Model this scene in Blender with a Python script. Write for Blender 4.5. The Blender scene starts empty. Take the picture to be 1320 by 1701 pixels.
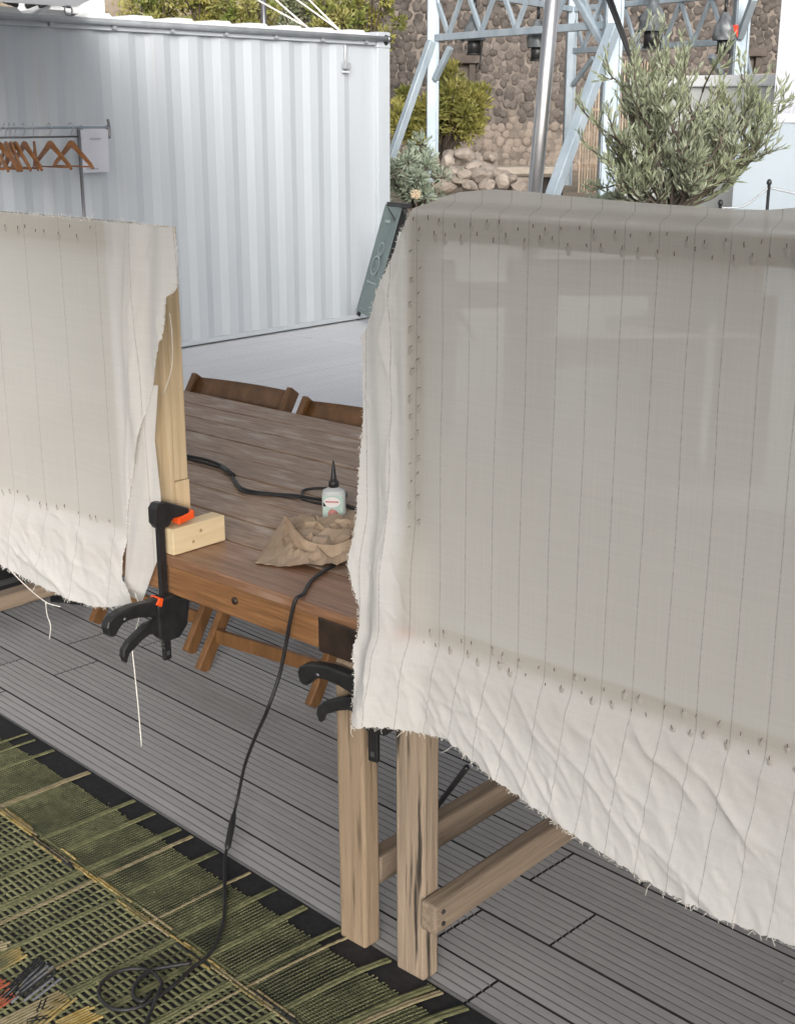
import bpy, bmesh, math, random
from math import sin, cos, pi, radians, hypot, atan2, floor
from mathutils import Vector, Matrix, noise
random.seed(7)
S = bpy.context.scene
COL = S.collection

# ------------------------------------------------------------------ camera, sky, sun, exposure
PITCH, YAW, CAMH = radians(16.8), radians(41.9), 1.70
cam_d = bpy.data.cameras.new('camera'); cam = bpy.data.objects.new('camera', cam_d); COL.objects.link(cam)
cam.location = (0, 0, CAMH); cam.rotation_euler = (pi/2 - PITCH, 0, YAW)
cam_d.sensor_fit = 'HORIZONTAL'; cam_d.sensor_width = 36; cam_d.lens = 36*2190/1320
cam_d.clip_start = 0.05; cam_d.clip_end = 800
S.camera = cam
SUN_EL, SUN_AZ = radians(20), radians(-43)      # azimuth of the sun measured from +X towards +Y
w = bpy.data.worlds.new('World'); S.world = w; w.use_nodes = True
nt = w.node_tree; nt.nodes.clear()
sky = nt.nodes.new('ShaderNodeTexSky'); sky.sky_type = 'NISHITA'; sky.sun_disc = False
sky.sun_elevation = SUN_EL; sky.sun_rotation = pi/2 - SUN_AZ
sky.dust_density = 6.0; sky.air_density = 1.0; sky.ozone_density = 1.0
hs = nt.nodes.new('ShaderNodeHueSaturation'); hs.inputs['Saturation'].default_value = 0.30
bg = nt.nodes.new('ShaderNodeBackground'); bg.inputs['Strength'].default_value = 0.15
wo = nt.nodes.new('ShaderNodeOutputWorld')
nt.links.new(sky.outputs[0], hs.inputs['Color']); nt.links.new(hs.outputs[0], bg.inputs['Color']); nt.links.new(bg.outputs[0], wo.inputs['Surface'])
sd = bpy.data.lights.new('sun', 'SUN'); sun = bpy.data.objects.new('sun', sd); COL.objects.link(sun)
sd.energy = 1.25; sd.angle = radians(32); sd.color = (1, .99, .975)
sdir = Vector((cos(SUN_EL)*cos(SUN_AZ), cos(SUN_EL)*sin(SUN_AZ), sin(SUN_EL)))
sun.rotation_euler = (-sdir).to_track_quat('-Z', 'Y').to_euler()
S.view_settings.view_transform = 'Standard'; S.view_settings.look = 'None'; S.view_settings.gamma = 1
S.view_settings.use_curve_mapping = False
S.view_settings.exposure = 0.60

# ------------------------------------------------------------------ helpers: measuring
FW = Vector((-sin(YAW)*cos(PITCH), cos(YAW)*cos(PITCH), -sin(PITCH)))
RT = Vector((cos(YAW), sin(YAW), 0)); UP = RT.cross(FW); C0 = Vector((0, 0, CAMH))
FH = Vector((-sin(YAW), cos(YAW), 0))
def ray(x, y): return FW + RT*((x-660)/2190) - UP*((y-850.5)/2190)
def atz(x, y, z): d = ray(x, y); return C0 + d*((z-CAMH)/d.z)
def aty(x, y, Y): d = ray(x, y); return C0 + d*(Y/d.y)
def atx(x, y, X): d = ray(x, y); return C0 + d*(X/d.x)
def atd(x, y, D): d = ray(x, y); return C0 + d*(D/d.dot(FH))       # D = distance ahead of the viewer
def Wd(lat, fwd, z): v = RT*lat + FH*fwd; return Vector((v.x, v.y, z))
def V(*a): return Vector(a)
def N(x, y=0, z=0): return noise.noise(Vector((x, y, z)))
def lerp(a, b, t): return a + (b-a)*t
def pl(pts, x):                                    # piecewise linear through sorted (x,y)
    if x <= pts[0][0]: return pts[0][1]
    for (a, b), (c, d) in zip(pts, pts[1:]):
        if x <= c: return b + (d-b)*(x-a)/(c-a)
    return pts[-1][1]
def sstep(a, b, x): t = max(0, min(1, (x-a)/(b-a))); return t*t*(3-2*t)
def cat(P, n=8):                                   # Catmull-Rom through points
    P = [Vector(p) for p in P]; out = []
    Q = [P[0]*2-P[1]] + P + [P[-1]*2-P[-2]]
    for i in range(1, len(Q)-2):
        a, b, c, d = Q[i-1], Q[i], Q[i+1], Q[i+2]
        for k in range(n):
            t = k/n
            out.append(0.5*((2*b) + (c-a)*t + (2*a-5*b+4*c-d)*t*t + (3*b-a-3*c+d)*t**3))
    out.append(P[-1]); return out

# ------------------------------------------------------------------ helpers: meshes
class MB:
    def __init__(s): s.v = []; s.f = []
    def add(s, vs, fs):
        o = len(s.v); s.v += [tuple(v) for v in vs]; s.f += [tuple(i+o for i in f) for f in fs]; return s
    def box(s, a, b):
        x0, y0, z0 = a; x1, y1, z1 = b
        return s.hexa([(x0,y0,z0),(x1,y0,z0),(x1,y1,z0),(x0,y1,z0),(x0,y0,z1),(x1,y0,z1),(x1,y1,z1),(x0,y1,z1)])
    def hexa(s, p):
        return s.add(p, [(0,3,2,1),(4,5,6,7),(0,1,5,4),(1,2,6,5),(2,3,7,6),(3,0,4,7)])
    def bar(s, a, b, wd, ht, upv=(0,0,1)):         # rectangular bar from a to b
        a, b = Vector(a), Vector(b); d = (b-a).normalized(); u = Vector(upv)
        sx = d.cross(u)
        if sx.length < 1e-4: sx = d.cross(Vector((1,0,0)))
        sx.normalize(); u = sx.cross(d)
        p = []
        for q in (a, b):
            for i, j in ((-1,-1),(1,-1),(1,1),(-1,1)): p.append(q + sx*(i*wd/2) + u*(j*ht/2))
        return s.add(p, [(3,2,1,0),(4,5,6,7),(0,1,5,4),(1,2,6,5),(2,3,7,6),(3,0,4,7)])
    def tube(s, path, r, n=8, caps=True):
        P = [Vector(p) for p in path]; R = r if isinstance(r, (list, tuple)) else [r]*len(P)
        vs = []; up0 = None
        for i, p in enumerate(P):
            d = (P[min(i+1, len(P)-1)] - P[max(i-1, 0)]).normalized()
            if up0 is None:
                up0 = d.orthogonal().normalized()
            else:
                up0 = (up0 - d*up0.dot(d))
                up0 = up0.normalized() if up0.length > 1e-6 else d.orthogonal().normalized()
            q = d.cross(up0)
            for k in range(n): vs.append(p + (up0*cos(2*pi*k/n) + q*sin(2*pi*k/n))*R[i])
        fs = []
        for i in range(len(P)-1):
            for k in range(n): fs.append((i*n+k, i*n+(k+1)%n, (i+1)*n+(k+1)%n, (i+1)*n+k))
        if caps: fs += [tuple(range(n-1,-1,-1)), tuple((len(P)-1)*n+k for k in range(n))]
        return s.add(vs, fs)
    def lathe(s, prof, c=(0,0,0), n=20, sx=1, sy=1):
        vs = []; c = Vector(c)
        for r, z in prof:
            for k in range(n): vs.append(c + Vector((r*sx*cos(2*pi*k/n), r*sy*sin(2*pi*k/n), z)))
        fs = [(i*n+k, i*n+(k+1)%n, (i+1)*n+(k+1)%n, (i+1)*n+k) for i in range(len(prof)-1) for k in range(n)]
        fs += [tuple(range(n-1,-1,-1)), tuple((len(prof)-1)*n+k for k in range(n))]
        return s.add(vs, fs)
    def prism(s, poly, o, ax, ay, th):             # poly in plane (ax, ay) at o, thickness th along ax x ay (centred)
        o, ax, ay = Vector(o), Vector(ax), Vector(ay); nz = ax.cross(ay).normalized(); n = len(poly)
        vs = [o + ax*p[0] + ay*p[1] - nz*th/2 for p in poly] + [o + ax*p[0] + ay*p[1] + nz*th/2 for p in poly]
        fs = [tuple(range(n-1,-1,-1)), tuple(range(n, 2*n))] + [(i, (i+1)%n, n+(i+1)%n, n+i) for i in range(n)]
        return s.add(vs, fs)
    def grid(s, fn, nu, nv, close=False):
        vs = [fn(i/nu, j/nv) for j in range(nv+1) for i in range(nu+1)]
        fs = [(j*(nu+1)+i, j*(nu+1)+i+1, (j+1)*(nu+1)+i+1, (j+1)*(nu+1)+i) for j in range(nv) for i in range(nu)]
        return s.add(vs, fs)
    def mesh(s, name, mat, smooth=False):
        me = bpy.data.meshes.new(name); me.from_pydata(s.v, [], s.f)
        if mat: me.materials.append(mat)
        if smooth: me.polygons.foreach_set('use_smooth', [True]*len(me.polygons))
        me.update(); return me
    def build(s, name, mat, parent=None, smooth=False, bevel=0, seg=2, fix=False):
        me = s.mesh(name, mat, smooth)
        if fix:
            bm = bmesh.new(); bm.from_mesh(me); bmesh.ops.recalc_face_normals(bm, faces=bm.faces); bm.to_mesh(me); bm.free()
        return link(name, me, parent, bevel, seg)
def link(name, me, parent=None, bevel=0, seg=2):
    o = bpy.data.objects.new(name, me); COL.objects.link(o)
    if parent: setp(o, parent)
    if bevel:
        m = o.modifiers.new('bevel', 'BEVEL'); m.width = bevel; m.segments = seg; m.limit_method = 'ANGLE'; m.angle_limit = radians(40)
        m.harden_normals = False
    return o
def local_matrix(o): return Matrix.LocRotScale(o.location, o.rotation_euler.to_quaternion(), o.scale)
def world_of(o):
    m = local_matrix(o)
    return (world_of(o.parent) @ o.matrix_parent_inverse @ m) if o.parent else m
def setp(o, parent):
    o.parent = parent; o.matrix_parent_inverse = world_of(parent).inverted()
def tag(o, label=None, cat_=None, group=None, kind=None):
    if label: o['label'] = label
    if cat_: o['category'] = cat_
    if group: o['group'] = group
    if kind: o['kind'] = kind
    return o
def thing(name, loc, label=None, cat_=None, group=None, kind=None):
    o = bpy.data.objects.new(name, None); COL.objects.link(o); o.location = loc; o.empty_display_size = .1
    return tag(o, label, cat_, group, kind)
def copy_tree(o, parent=None):
    kids = [k for k in COL.objects if k.parent == o]
    c = o.copy(); COL.objects.link(c)
    if parent: c.parent = parent; c.matrix_parent_inverse = o.matrix_parent_inverse.copy()
    for k in kids: copy_tree(k, c)
    return c

# ------------------------------------------------------------------ helpers: materials
def mat(name, c1, c2=None, sc=(8,8,8), rough=.6, bump=0., metal=0., spec=.5, detail=6., rnd=.0, mid=(.35,.65), nrough=.6,
        c3=None, sc3=(2,2,2), mid3=(.5,.7), bsc=None, trans=0., tcol=None, coat=0.):
    m = bpy.data.materials.new(name); m.use_nodes = True; t = m.node_tree; L = t.links; n = t.nodes
    b = n['Principled BSDF']; b.inputs['Roughness'].default_value = rough; b.inputs['Metallic'].default_value = metal
    b.inputs['Specular IOR Level'].default_value = spec; b.inputs['Coat Weight'].default_value = coat
    tc = n.new('ShaderNodeTexCoord'); oi = n.new('ShaderNodeObjectInfo')
    mul = n.new('ShaderNodeVectorMath'); mul.operation = 'MULTIPLY_ADD'
    cmb = n.new('ShaderNodeCombineXYZ')
    for i in range(3):
        mm = n.new('ShaderNodeMath'); mm.operation = 'MULTIPLY'; mm.inputs[1].default_value = (37., 53., 71.)[i]
        L.new(oi.outputs['Random'], mm.inputs[0]); L.new(mm.outputs[0], cmb.inputs[i])
    L.new(tc.outputs['Object'], mul.inputs[0]); mul.inputs[1].default_value = sc
    if rnd >= 0: L.new(cmb.outputs[0], mul.inputs[2])
    nz = n.new('ShaderNodeTexNoise'); nz.inputs['Scale'].default_value = 1.; nz.inputs['Detail'].default_value = detail
    nz.inputs['Roughness'].default_value = nrough
    L.new(mul.outputs[0], nz.inputs['Vector'])
    rp = n.new('ShaderNodeValToRGB'); rp.color_ramp.elements[0].position = mid[0]; rp.color_ramp.elements[1].position = mid[1]
    rp.color_ramp.elements[0].color = (*c1, 1); rp.color_ramp.elements[1].color = (*(c2 or c1), 1)
    L.new(nz.outputs['Fac'], rp.inputs['Fac']); out = rp.outputs['Color']
    if c3:
        m3 = n.new('ShaderNodeVectorMath'); m3.operation = 'MULTIPLY_ADD'; m3.inputs[1].default_value = sc3
        L.new(tc.outputs['Object'], m3.inputs[0]); L.new(cmb.outputs[0], m3.inputs[2])
        n3 = n.new('ShaderNodeTexNoise'); n3.inputs['Scale'].default_value = 1; n3.inputs['Detail'].default_value = 5; L.new(m3.outputs[0], n3.inputs['Vector'])
        r3 = n.new('ShaderNodeMapRange'); r3.inputs['From Min'].default_value = mid3[0]; r3.inputs['From Max'].default_value = mid3[1]; L.new(n3.outputs['Fac'], r3.inputs['Value'])
        mx = n.new('ShaderNodeMix'); mx.data_type = 'RGBA'; L.new(r3.outputs[0], mx.inputs['Factor']); L.new(out, mx.inputs['A']); mx.inputs['B'].default_value = (*c3, 1)
        out = mx.outputs['Result']
    if rnd > 0:
        hv = n.new('ShaderNodeHueSaturation'); mr = n.new('ShaderNodeMapRange')
        mr.inputs['To Min'].default_value = 1-rnd; mr.inputs['To Max'].default_value = 1+rnd
        L.new(oi.outputs['Random'], mr.inputs['Value']); L.new(mr.outputs[0], hv.inputs['Value']); L.new(out, hv.inputs['Color']); out = hv.outputs['Color']
    L.new(out, b.inputs['Base Color'])
    if bump:
        bp = n.new('ShaderNodeBump'); bp.inputs['Strength'].default_value = bump; bp.inputs['Distance'].default_value = .01
        if bsc:
            mb_ = n.new('ShaderNodeVectorMath'); mb_.operation = 'MULTIPLY'; mb_.inputs[1].default_value = bsc; L.new(tc.outputs['Object'], mb_.inputs[0])
            nb = n.new('ShaderNodeTexNoise'); nb.inputs['Scale'].default_value = 1; nb.inputs['Detail'].default_value = 4; L.new(mb_.outputs[0], nb.inputs['Vector']); L.new(nb.outputs['Fac'], bp.inputs['Height'])
        else: L.new(nz.outputs['Fac'], bp.inputs['Height'])
        L.new(bp.outputs[0], b.inputs['Normal'])
    if trans:
        tr = n.new('ShaderNodeBsdfTranslucent'); mxs = n.new('ShaderNodeMixShader'); mxs.inputs[0].default_value = trans
        if tcol: tr.inputs['Color'].default_value = (*tcol, 1)
        else: L.new(out, tr.inputs['Color'])
        if bump: L.new(bp.outputs[0], tr.inputs['Normal'])
        L.new(b.outputs[0], mxs.inputs[1]); L.new(tr.outputs[0], mxs.inputs[2]); L.new(mxs.outputs[0], n['Material Output'].inputs['Surface'])
    return m
PINE = mat('pine', (.56,.41,.24), (.70,.55,.35), (110,110,4), .6, .12, rnd=.06)
FRAMEW = mat('frame_timber', (.34,.31,.275), (.42,.39,.35), (60,60,3), .7, .1)
PINE_END = mat('pine_block', (.68,.53,.32), (.76,.62,.40), (50,6,50), .6, .1)
OLDWOOD_Z = mat('old_leg_wood', (.23,.175,.125), (.33,.255,.185), (95,95,4), .8, .5, rnd=.1, c3=(.035,.028,.022), sc3=(50,50,3.4), mid3=(.535,.62))
WARMLEG = mat('leg_wood', (.25,.18,.115), (.33,.245,.165), (95,95,4), .75, .35, rnd=.08, c3=(.13,.092,.062), sc3=(60,60,4), mid3=(.56,.70))
OLDWOOD_Y = mat('old_rail_wood', (.20,.15,.11), (.30,.23,.165), (95,4,95), .8, .45, rnd=.1, c3=(.08,.06,.045), sc3=(24,3,24), mid3=(.62,.75))
TOPWOOD = mat('weathered_top', (.19,.118,.078), (.37,.258,.18), (9,90,90), .50, .35, rnd=.13, detail=9, c3=(.48,.40,.335), sc3=(8,30,30), mid3=(.52,.78))
BROWNWOOD = mat('stained_wood', (.16,.075,.030), (.30,.15,.065), (6,140,140), .42, .15, rnd=.05, c3=(.07,.035,.018), sc3=(6,40,40), mid3=(.62,.8))
FRONTTOP = mat('stained_front_plank', (.17,.085,.045), (.31,.17,.10), (6,130,130), .38, .2, rnd=.05, c3=(.40,.27,.20), sc3=(4,18,18), mid3=(.58,.85))
DARKWOOD = mat('dark_stain', (.018,.012,.009), (.045,.026,.017), (20,30,20), .5, .2)
CHAIRWOOD = mat('chair_wood', (.11,.052,.018), (.19,.092,.034), (30,30,5), .4, .1, rnd=.05)
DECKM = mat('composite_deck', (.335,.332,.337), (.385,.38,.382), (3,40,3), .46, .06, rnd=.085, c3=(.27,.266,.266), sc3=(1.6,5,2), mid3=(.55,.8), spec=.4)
DECKF = mat('composite_deck_far_lit', (.57,.58,.61), (.62,.63,.655), (40,2,3), .55, .1, rnd=.04, spec=.4)  # same decking as the near boards; brighter outdoor light put into the colour
WHITE = mat('container_white', (.41,.445,.48), (.45,.48,.51), (1.2,1.2,.35), .42, 0, c3=(.36,.37,.375), sc3=(9,9,.7), mid3=(.56,.95))
WHITE2 = mat('white_paint', (.58,.59,.60), (.63,.64,.64), (2,2,2), .5)
GREYPIPE = mat('grey_pipe', (.30,.32,.34), (.40,.42,.44), (6,6,6), .4, metal=.3)
GALV = mat('galvanised', (.27,.33,.38), (.37,.43,.48), (7,7,3), .5, .05, metal=.25, rnd=.05)
STEEL = mat('brushed_steel', (.36,.36,.37), (.50,.50,.51), (30,30,2), .3, .03, metal=.9)
BLACKP = mat('black_plastic', (.012,.012,.013), (.022,.022,.023), (40,40,40), .42, .1)
BLACKR = mat('black_rubber', (.010,.010,.011), (.020,.020,.021), (60,60,60), .55, .1)
MATM = mat('black_underlay', (.008,.008,.010), (.018,.018,.020), (70,70,70), .75, .2)
ORANGE = mat('orange_plastic', (.85,.09,.012), (.90,.12,.02), (30,30,30), .4)
BRASS = mat('screw_metal', (.62,.50,.28), None, rough=.3, metal=.9)
STRINGM = mat('string', (.72,.69,.62), (.82,.80,.74), (200,200,200), .8)
PAPER = mat('brown_paper', (.40,.29,.20), (.50,.38,.27), (9,9,9), .75, .15, trans=.15)
SHEET = mat('white_paper', (.52,.52,.58), (.56,.56,.61), (5,5,5), .7)
INK = mat('grey_ink', (.35,.35,.38), None, rough=.7)
HANGW = mat('hanger_wood', (.17,.065,.018), (.32,.135,.04), (6,60,30), .35, rnd=.15)
DARKSTEEL = mat('dark_wire', (.22,.22,.23), None, rough=.3, metal=.8)
GROUNDM = mat('ground', (.07,.068,.065), (.12,.115,.11), (3,3,3), .85, .3)
TERR = mat('terrace_earth', (.20,.16,.12), (.34,.28,.22), (5,5,5), .9, .5)
MORTAR = mat('mortar', (.12,.10,.085), (.21,.18,.155), (6,6,6), .9, .6)
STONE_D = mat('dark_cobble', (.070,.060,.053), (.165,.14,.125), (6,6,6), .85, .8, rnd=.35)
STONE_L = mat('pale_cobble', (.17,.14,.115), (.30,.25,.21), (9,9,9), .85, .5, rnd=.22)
ROCK = mat('pale_rock', (.19,.16,.135), (.38,.325,.28), (5,5,5), .85, .6, rnd=.12)
SLAB = mat('stone_slab', (.36,.31,.26), (.50,.44,.37), (3,3,9), .8, .4)
NICHE = mat('niche_frame', (.055,.043,.036), (.10,.08,.068), (6,6,6), .8, .3)
BAMBOO = mat('cane_slat', (.30,.22,.15), (.52,.42,.31), (20,20,1), .7, .1, rnd=.2)
LAMPBAG = mat('grey_lamp_cover', (.075,.085,.092), (.16,.175,.185), (9,9,9), .35, .3)
CANOPYM = mat('canopy_cloth', (.62,.62,.63), (.67,.67,.68), (3,3,3), .8, trans=.5)
SIGNG = mat('sage_board', (.155,.205,.20), (.175,.225,.22), (3,3,3), .45)
SIGNW = mat('sign_print', (.30,.37,.36), None, rough=.6)
BOTTLE = mat('bottle_plastic', (.70,.74,.74), None, rough=.3, trans=.35)
LABW = mat('label_white', (.80,.78,.78), None, rough=.4)
LABT = mat('label_teal', (.42,.58,.54), (.52,.66,.60), (60,60,60), rough=.4)
LABR = mat('label_pink', (.48,.16,.16), (.62,.30,.28), (90,90,90), rough=.4)
BARK = mat('bark', (.05,.04,.03), (.12,.095,.075), (20,20,6), .9, .5)
RUST_RED = mat('red_tag', (.75,.06,.03), None, rough=.5)
BANNER = mat('banner_white', (.46,.48,.53), (.49,.51,.56), (2,2,2), .6)
WALLB = mat('painted_wall', (.31,.36,.40), (.34,.39,.43), (2,2,2), .7)
WALLG = mat('rendered_wall', (.40,.41,.40), (.47,.48,.47), (3,3,1), .8, c3=(.36,.36,.36), sc3=(6,6,.6), mid3=(.6,.85))
FLOWER = mat('cream_flower', (.62,.50,.34), (.75,.64,.48), (30,30,30), .8)
def leafmat(name, a, b, c):
    return mat(name, a, b, (14,14,14), .55, 0, c3=c, sc3=(3.2,3.2,3.2), mid3=(.42,.66), trans=.28, detail=3)
L_OLIVE = leafmat('olive_leaf', (.16,.19,.11), (.50,.54,.40), (.26,.29,.17))
L_YEL = leafmat('yellow_leaf', (.25,.24,.06), (.50,.45,.14), (.18,.20,.05))
L_GREY = leafmat('sage_leaf', (.20,.25,.18), (.46,.52,.41), (.28,.33,.25))
L_DRY = leafmat('bank_leaf', (.22,.22,.05), (.48,.43,.18), (.17,.22,.05))

# cloth: thin woven cotton, lit through from behind, with faint pencil lines
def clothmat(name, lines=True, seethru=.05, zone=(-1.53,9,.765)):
    # extra light on the loose skirt put into colour; stretched part greyer, more translucent
    m = bpy.data.materials.new(name); m.use_nodes = True; t = m.node_tree; L = t.links; n = t.nodes
    b = n['Principled BSDF']; b.inputs['Roughness'].default_value = .9; b.inputs['Specular IOR Level'].default_value = .1
    tc = n.new('ShaderNodeTexCoord'); sep = n.new('ShaderNodeSeparateXYZ'); L.new(tc.outputs['Object'], sep.inputs[0])
    nz = n.new('ShaderNodeTexNoise'); nz.inputs['Scale'].default_value = 2.2; nz.inputs['Detail'].default_value = 3; L.new(tc.outputs['Object'], nz.inputs['Vector'])
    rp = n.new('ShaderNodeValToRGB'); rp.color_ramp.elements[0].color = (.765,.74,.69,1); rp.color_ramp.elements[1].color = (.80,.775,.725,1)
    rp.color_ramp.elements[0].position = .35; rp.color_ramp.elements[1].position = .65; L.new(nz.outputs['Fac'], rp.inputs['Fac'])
    out = rp.outputs['Color']
    def ramp_(src, a, b_):
        q = n.new('ShaderNodeMapRange'); q.interpolation_type = 'SMOOTHSTEP'; q.inputs['From Min'].default_value = a; q.inputs['From Max'].default_value = b_; L.new(src, q.inputs['Value']); return q.outputs[0]
    def math_(op, a, bb, c=None):
        k = n.new('ShaderNodeMath'); k.operation = op
        for i, q in enumerate((a, bb, c)):
            if q is None: continue
            if isinstance(q, (int, float)): k.inputs[i].default_value = q
            else: L.new(q, k.inputs[i])
        return k.outputs[0]
    frame_mask = math_('MULTIPLY', math_('MULTIPLY', ramp_(sep.outputs[0], zone[0]-.012, zone[0]+.012), ramp_(sep.outputs[0], zone[1]+.012, zone[1]-.012)), ramp_(sep.outputs[2], zone[2]-.016, zone[2]+.016))
    mz = n.new('ShaderNodeMix'); mz.data_type = 'RGBA'; L.new(frame_mask, mz.inputs['Factor']); mz.inputs['A'].default_value = (.815,.80,.775,1); L.new(out, mz.inputs['B']); out = mz.outputs['Result']
    if lines:
        wn = n.new('ShaderNodeTexNoise'); wn.inputs['Scale'].default_value = 3.; wn.inputs['Detail'].default_value = 2; L.new(tc.outputs['Object'], wn.inputs['Vector'])
        xx = math_('ADD', sep.outputs[0], math_('MULTIPLY', math_('SUBTRACT', wn.outputs['Fac'], .5), .012))
        fr = math_('ABSOLUTE', math_('SUBTRACT', math_('FRACT', math_('DIVIDE', xx, lines), None), .5), None)
        ln = math_('LESS_THAN', fr, .0009/lines)
        dn = n.new('ShaderNodeTexNoise'); dn.inputs['Scale'].default_value = 1; dn.inputs['Detail'].default_value = 4
        mv = n.new('ShaderNodeVectorMath'); mv.operation = 'MULTIPLY'; mv.inputs[1].default_value = (9,9,160); L.new(tc.outputs['Object'], mv.inputs[0]); L.new(mv.outputs[0], dn.inputs['Vector'])
        lf = math_('MULTIPLY', ln, math_('MULTIPLY_ADD', dn.outputs['Fac'], .8, -.12))
        mx = n.new('ShaderNodeMix'); mx.data_type = 'RGBA'; L.new(lf, mx.inputs['Factor']); L.new(out, mx.inputs['A']); mx.inputs['B'].default_value = (.10,.075,.06,1); out = mx.outputs['Result']
    for scl in ((320,320,5), (5,5,320)):              # slubs in the yarn, both ways of the weave
        mv2 = n.new('ShaderNodeVectorMath'); mv2.operation = 'MULTIPLY'; mv2.inputs[1].default_value = scl; L.new(tc.outputs['Object'], mv2.inputs[0])
        sn = n.new('ShaderNodeTexNoise'); sn.inputs['Scale'].default_value = 1; sn.inputs['Detail'].default_value = 3; L.new(mv2.outputs[0], sn.inputs['Vector'])
        mr_ = n.new('ShaderNodeMapRange'); mr_.inputs['From Min'].default_value = .3; mr_.inputs['From Max'].default_value = .7; mr_.inputs['To Min'].default_value = .978; mr_.inputs['To Max'].default_value = 1.02; L.new(sn.outputs['Fac'], mr_.inputs['Value'])
        hv_ = n.new('ShaderNodeHueSaturation'); L.new(mr_.outputs[0], hv_.inputs['Value']); L.new(out, hv_.inputs['Color']); out = hv_.outputs['Color']
    L.new(out, b.inputs['Base Color'])
    bp = n.new('ShaderNodeBump'); bp.inputs['Strength'].default_value = .35; bp.inputs['Distance'].default_value = .004
    nb = n.new('ShaderNodeTexNoise'); nb.inputs['Scale'].default_value = 26; nb.inputs['Detail'].default_value = 6; L.new(tc.outputs['Object'], nb.inputs['Vector'])
    L.new(nb.outputs['Fac'], bp.inputs['Height']); L.new(bp.outputs[0], b.inputs['Normal'])
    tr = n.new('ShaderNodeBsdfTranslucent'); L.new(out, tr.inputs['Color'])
    m1 = n.new('ShaderNodeMixShader'); L.new(math_('MULTIPLY_ADD', frame_mask, .13, .35), m1.inputs[0]); L.new(b.outputs[0], m1.inputs[1]); L.new(tr.outputs[0], m1.inputs[2])
    tp = n.new('ShaderNodeBsdfTransparent'); m2 = n.new('ShaderNodeMixShader'); L.new(math_('MULTIPLY_ADD', frame_mask, seethru-.025, .025), m2.inputs[0])
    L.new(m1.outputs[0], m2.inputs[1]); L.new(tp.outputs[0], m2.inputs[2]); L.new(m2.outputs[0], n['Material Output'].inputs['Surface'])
    return m
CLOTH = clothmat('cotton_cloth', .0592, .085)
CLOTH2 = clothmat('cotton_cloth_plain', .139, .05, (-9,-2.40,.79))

# ================================================================== SETTING
g = MB().box((-400,-400,-.6), (400,400,-.04)).build('ground', GROUNDM); tag(g, kind='structure')

DEV = radians(-3.2); DU = Vector((cos(DEV), sin(DEV), 0)); DV = Vector((-sin(DEV), cos(DEV), 0)); PIT = .1648
JOINT_SHADE = mat('joint_shade', (.012,.012,.012), (.025,.024,.024), (30,30,30), .85)  # shade between boards and at their ends, put into the colour
GROOVE = mat('groove_shade', (.20,.198,.20), (.24,.237,.237), (30,30,30), .7)  # shade inside the grooves, put into the colour
GROOVEF = mat('groove_shade_far', (.44,.44,.45), (.48,.48,.49), (30,30,30), .7)  # paler groove shade in the colour, for the brighter far deck
def board_mesh(name, length, m, axis, W=.1610, G=6):
    # grooved composite board, cross-section extruded along its length (local x along the board, y across)
    prof = []; gw, gd = .0048, .005; st = W/(G+1)
    prof.append((0, -.024)); prof.append((0, -.0015)); prof.append((.0015, 0))
    for k in range(1, G+1):
        c = k*st; prof += [(c-gw/2, 0), (c-gw/2+.0005, -gd), (c+gw/2-.0005, -gd), (c+gw/2, 0)]
    prof += [(W-.0015, 0), (W, -.0015), (W, -.024)]
    n = len(prof); vs = []
    for x in (0.0, length):
        for (y, z) in prof: vs.append((x, y, z) if axis == 'x' else (y, x, z))
    fs = [(i, i+1, n+i+1, n+i) for i in range(n-1)] + [tuple(range(n))[::-1], tuple(range(n, 2*n))]
    if axis == 'x': fs = [tuple(reversed(f)) for f in fs]
    me = bpy.data.meshes.new(name); me.from_pydata(vs, [], fs); me.materials.append(m); me.materials.append(JOINT_SHADE); me.materials.append(GROOVE if m is DECKM else GROOVEF)
    for i in range(n-1):
        if prof[i][1] < -.001 or prof[i+1][1] < -.001: me.polygons[i].material_index = 1 if (i < 2 or i > n-4) and m is DECKM else 2
    if m is DECKM: me.polygons[n-1].material_index = 1; me.polygons[n].material_index = 1
    bm = bmesh.new(); bm.from_mesh(me); bmesh.ops.recalc_face_normals(bm, faces=bm.faces); bm.to_mesh(me); bm.free()
    return me
deck = thing('deck', (0,0,0), kind='structure')
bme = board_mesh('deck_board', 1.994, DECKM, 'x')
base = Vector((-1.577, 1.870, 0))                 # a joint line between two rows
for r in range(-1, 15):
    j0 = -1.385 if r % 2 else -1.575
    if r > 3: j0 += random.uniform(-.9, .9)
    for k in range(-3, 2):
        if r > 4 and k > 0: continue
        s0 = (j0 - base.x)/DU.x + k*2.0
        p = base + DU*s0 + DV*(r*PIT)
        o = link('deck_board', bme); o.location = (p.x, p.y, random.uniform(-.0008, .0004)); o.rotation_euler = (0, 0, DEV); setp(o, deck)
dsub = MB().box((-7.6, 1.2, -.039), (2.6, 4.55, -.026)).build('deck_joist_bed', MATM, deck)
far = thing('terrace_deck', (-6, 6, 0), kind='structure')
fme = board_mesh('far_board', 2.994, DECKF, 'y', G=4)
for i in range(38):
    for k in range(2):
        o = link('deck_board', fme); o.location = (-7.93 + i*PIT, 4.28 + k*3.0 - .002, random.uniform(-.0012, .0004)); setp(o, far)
MB().box((-8.0, 4.56, -.039), (-1.6, 10.3, -.026)).build('deck_joist_bed', MATM, far)

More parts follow.
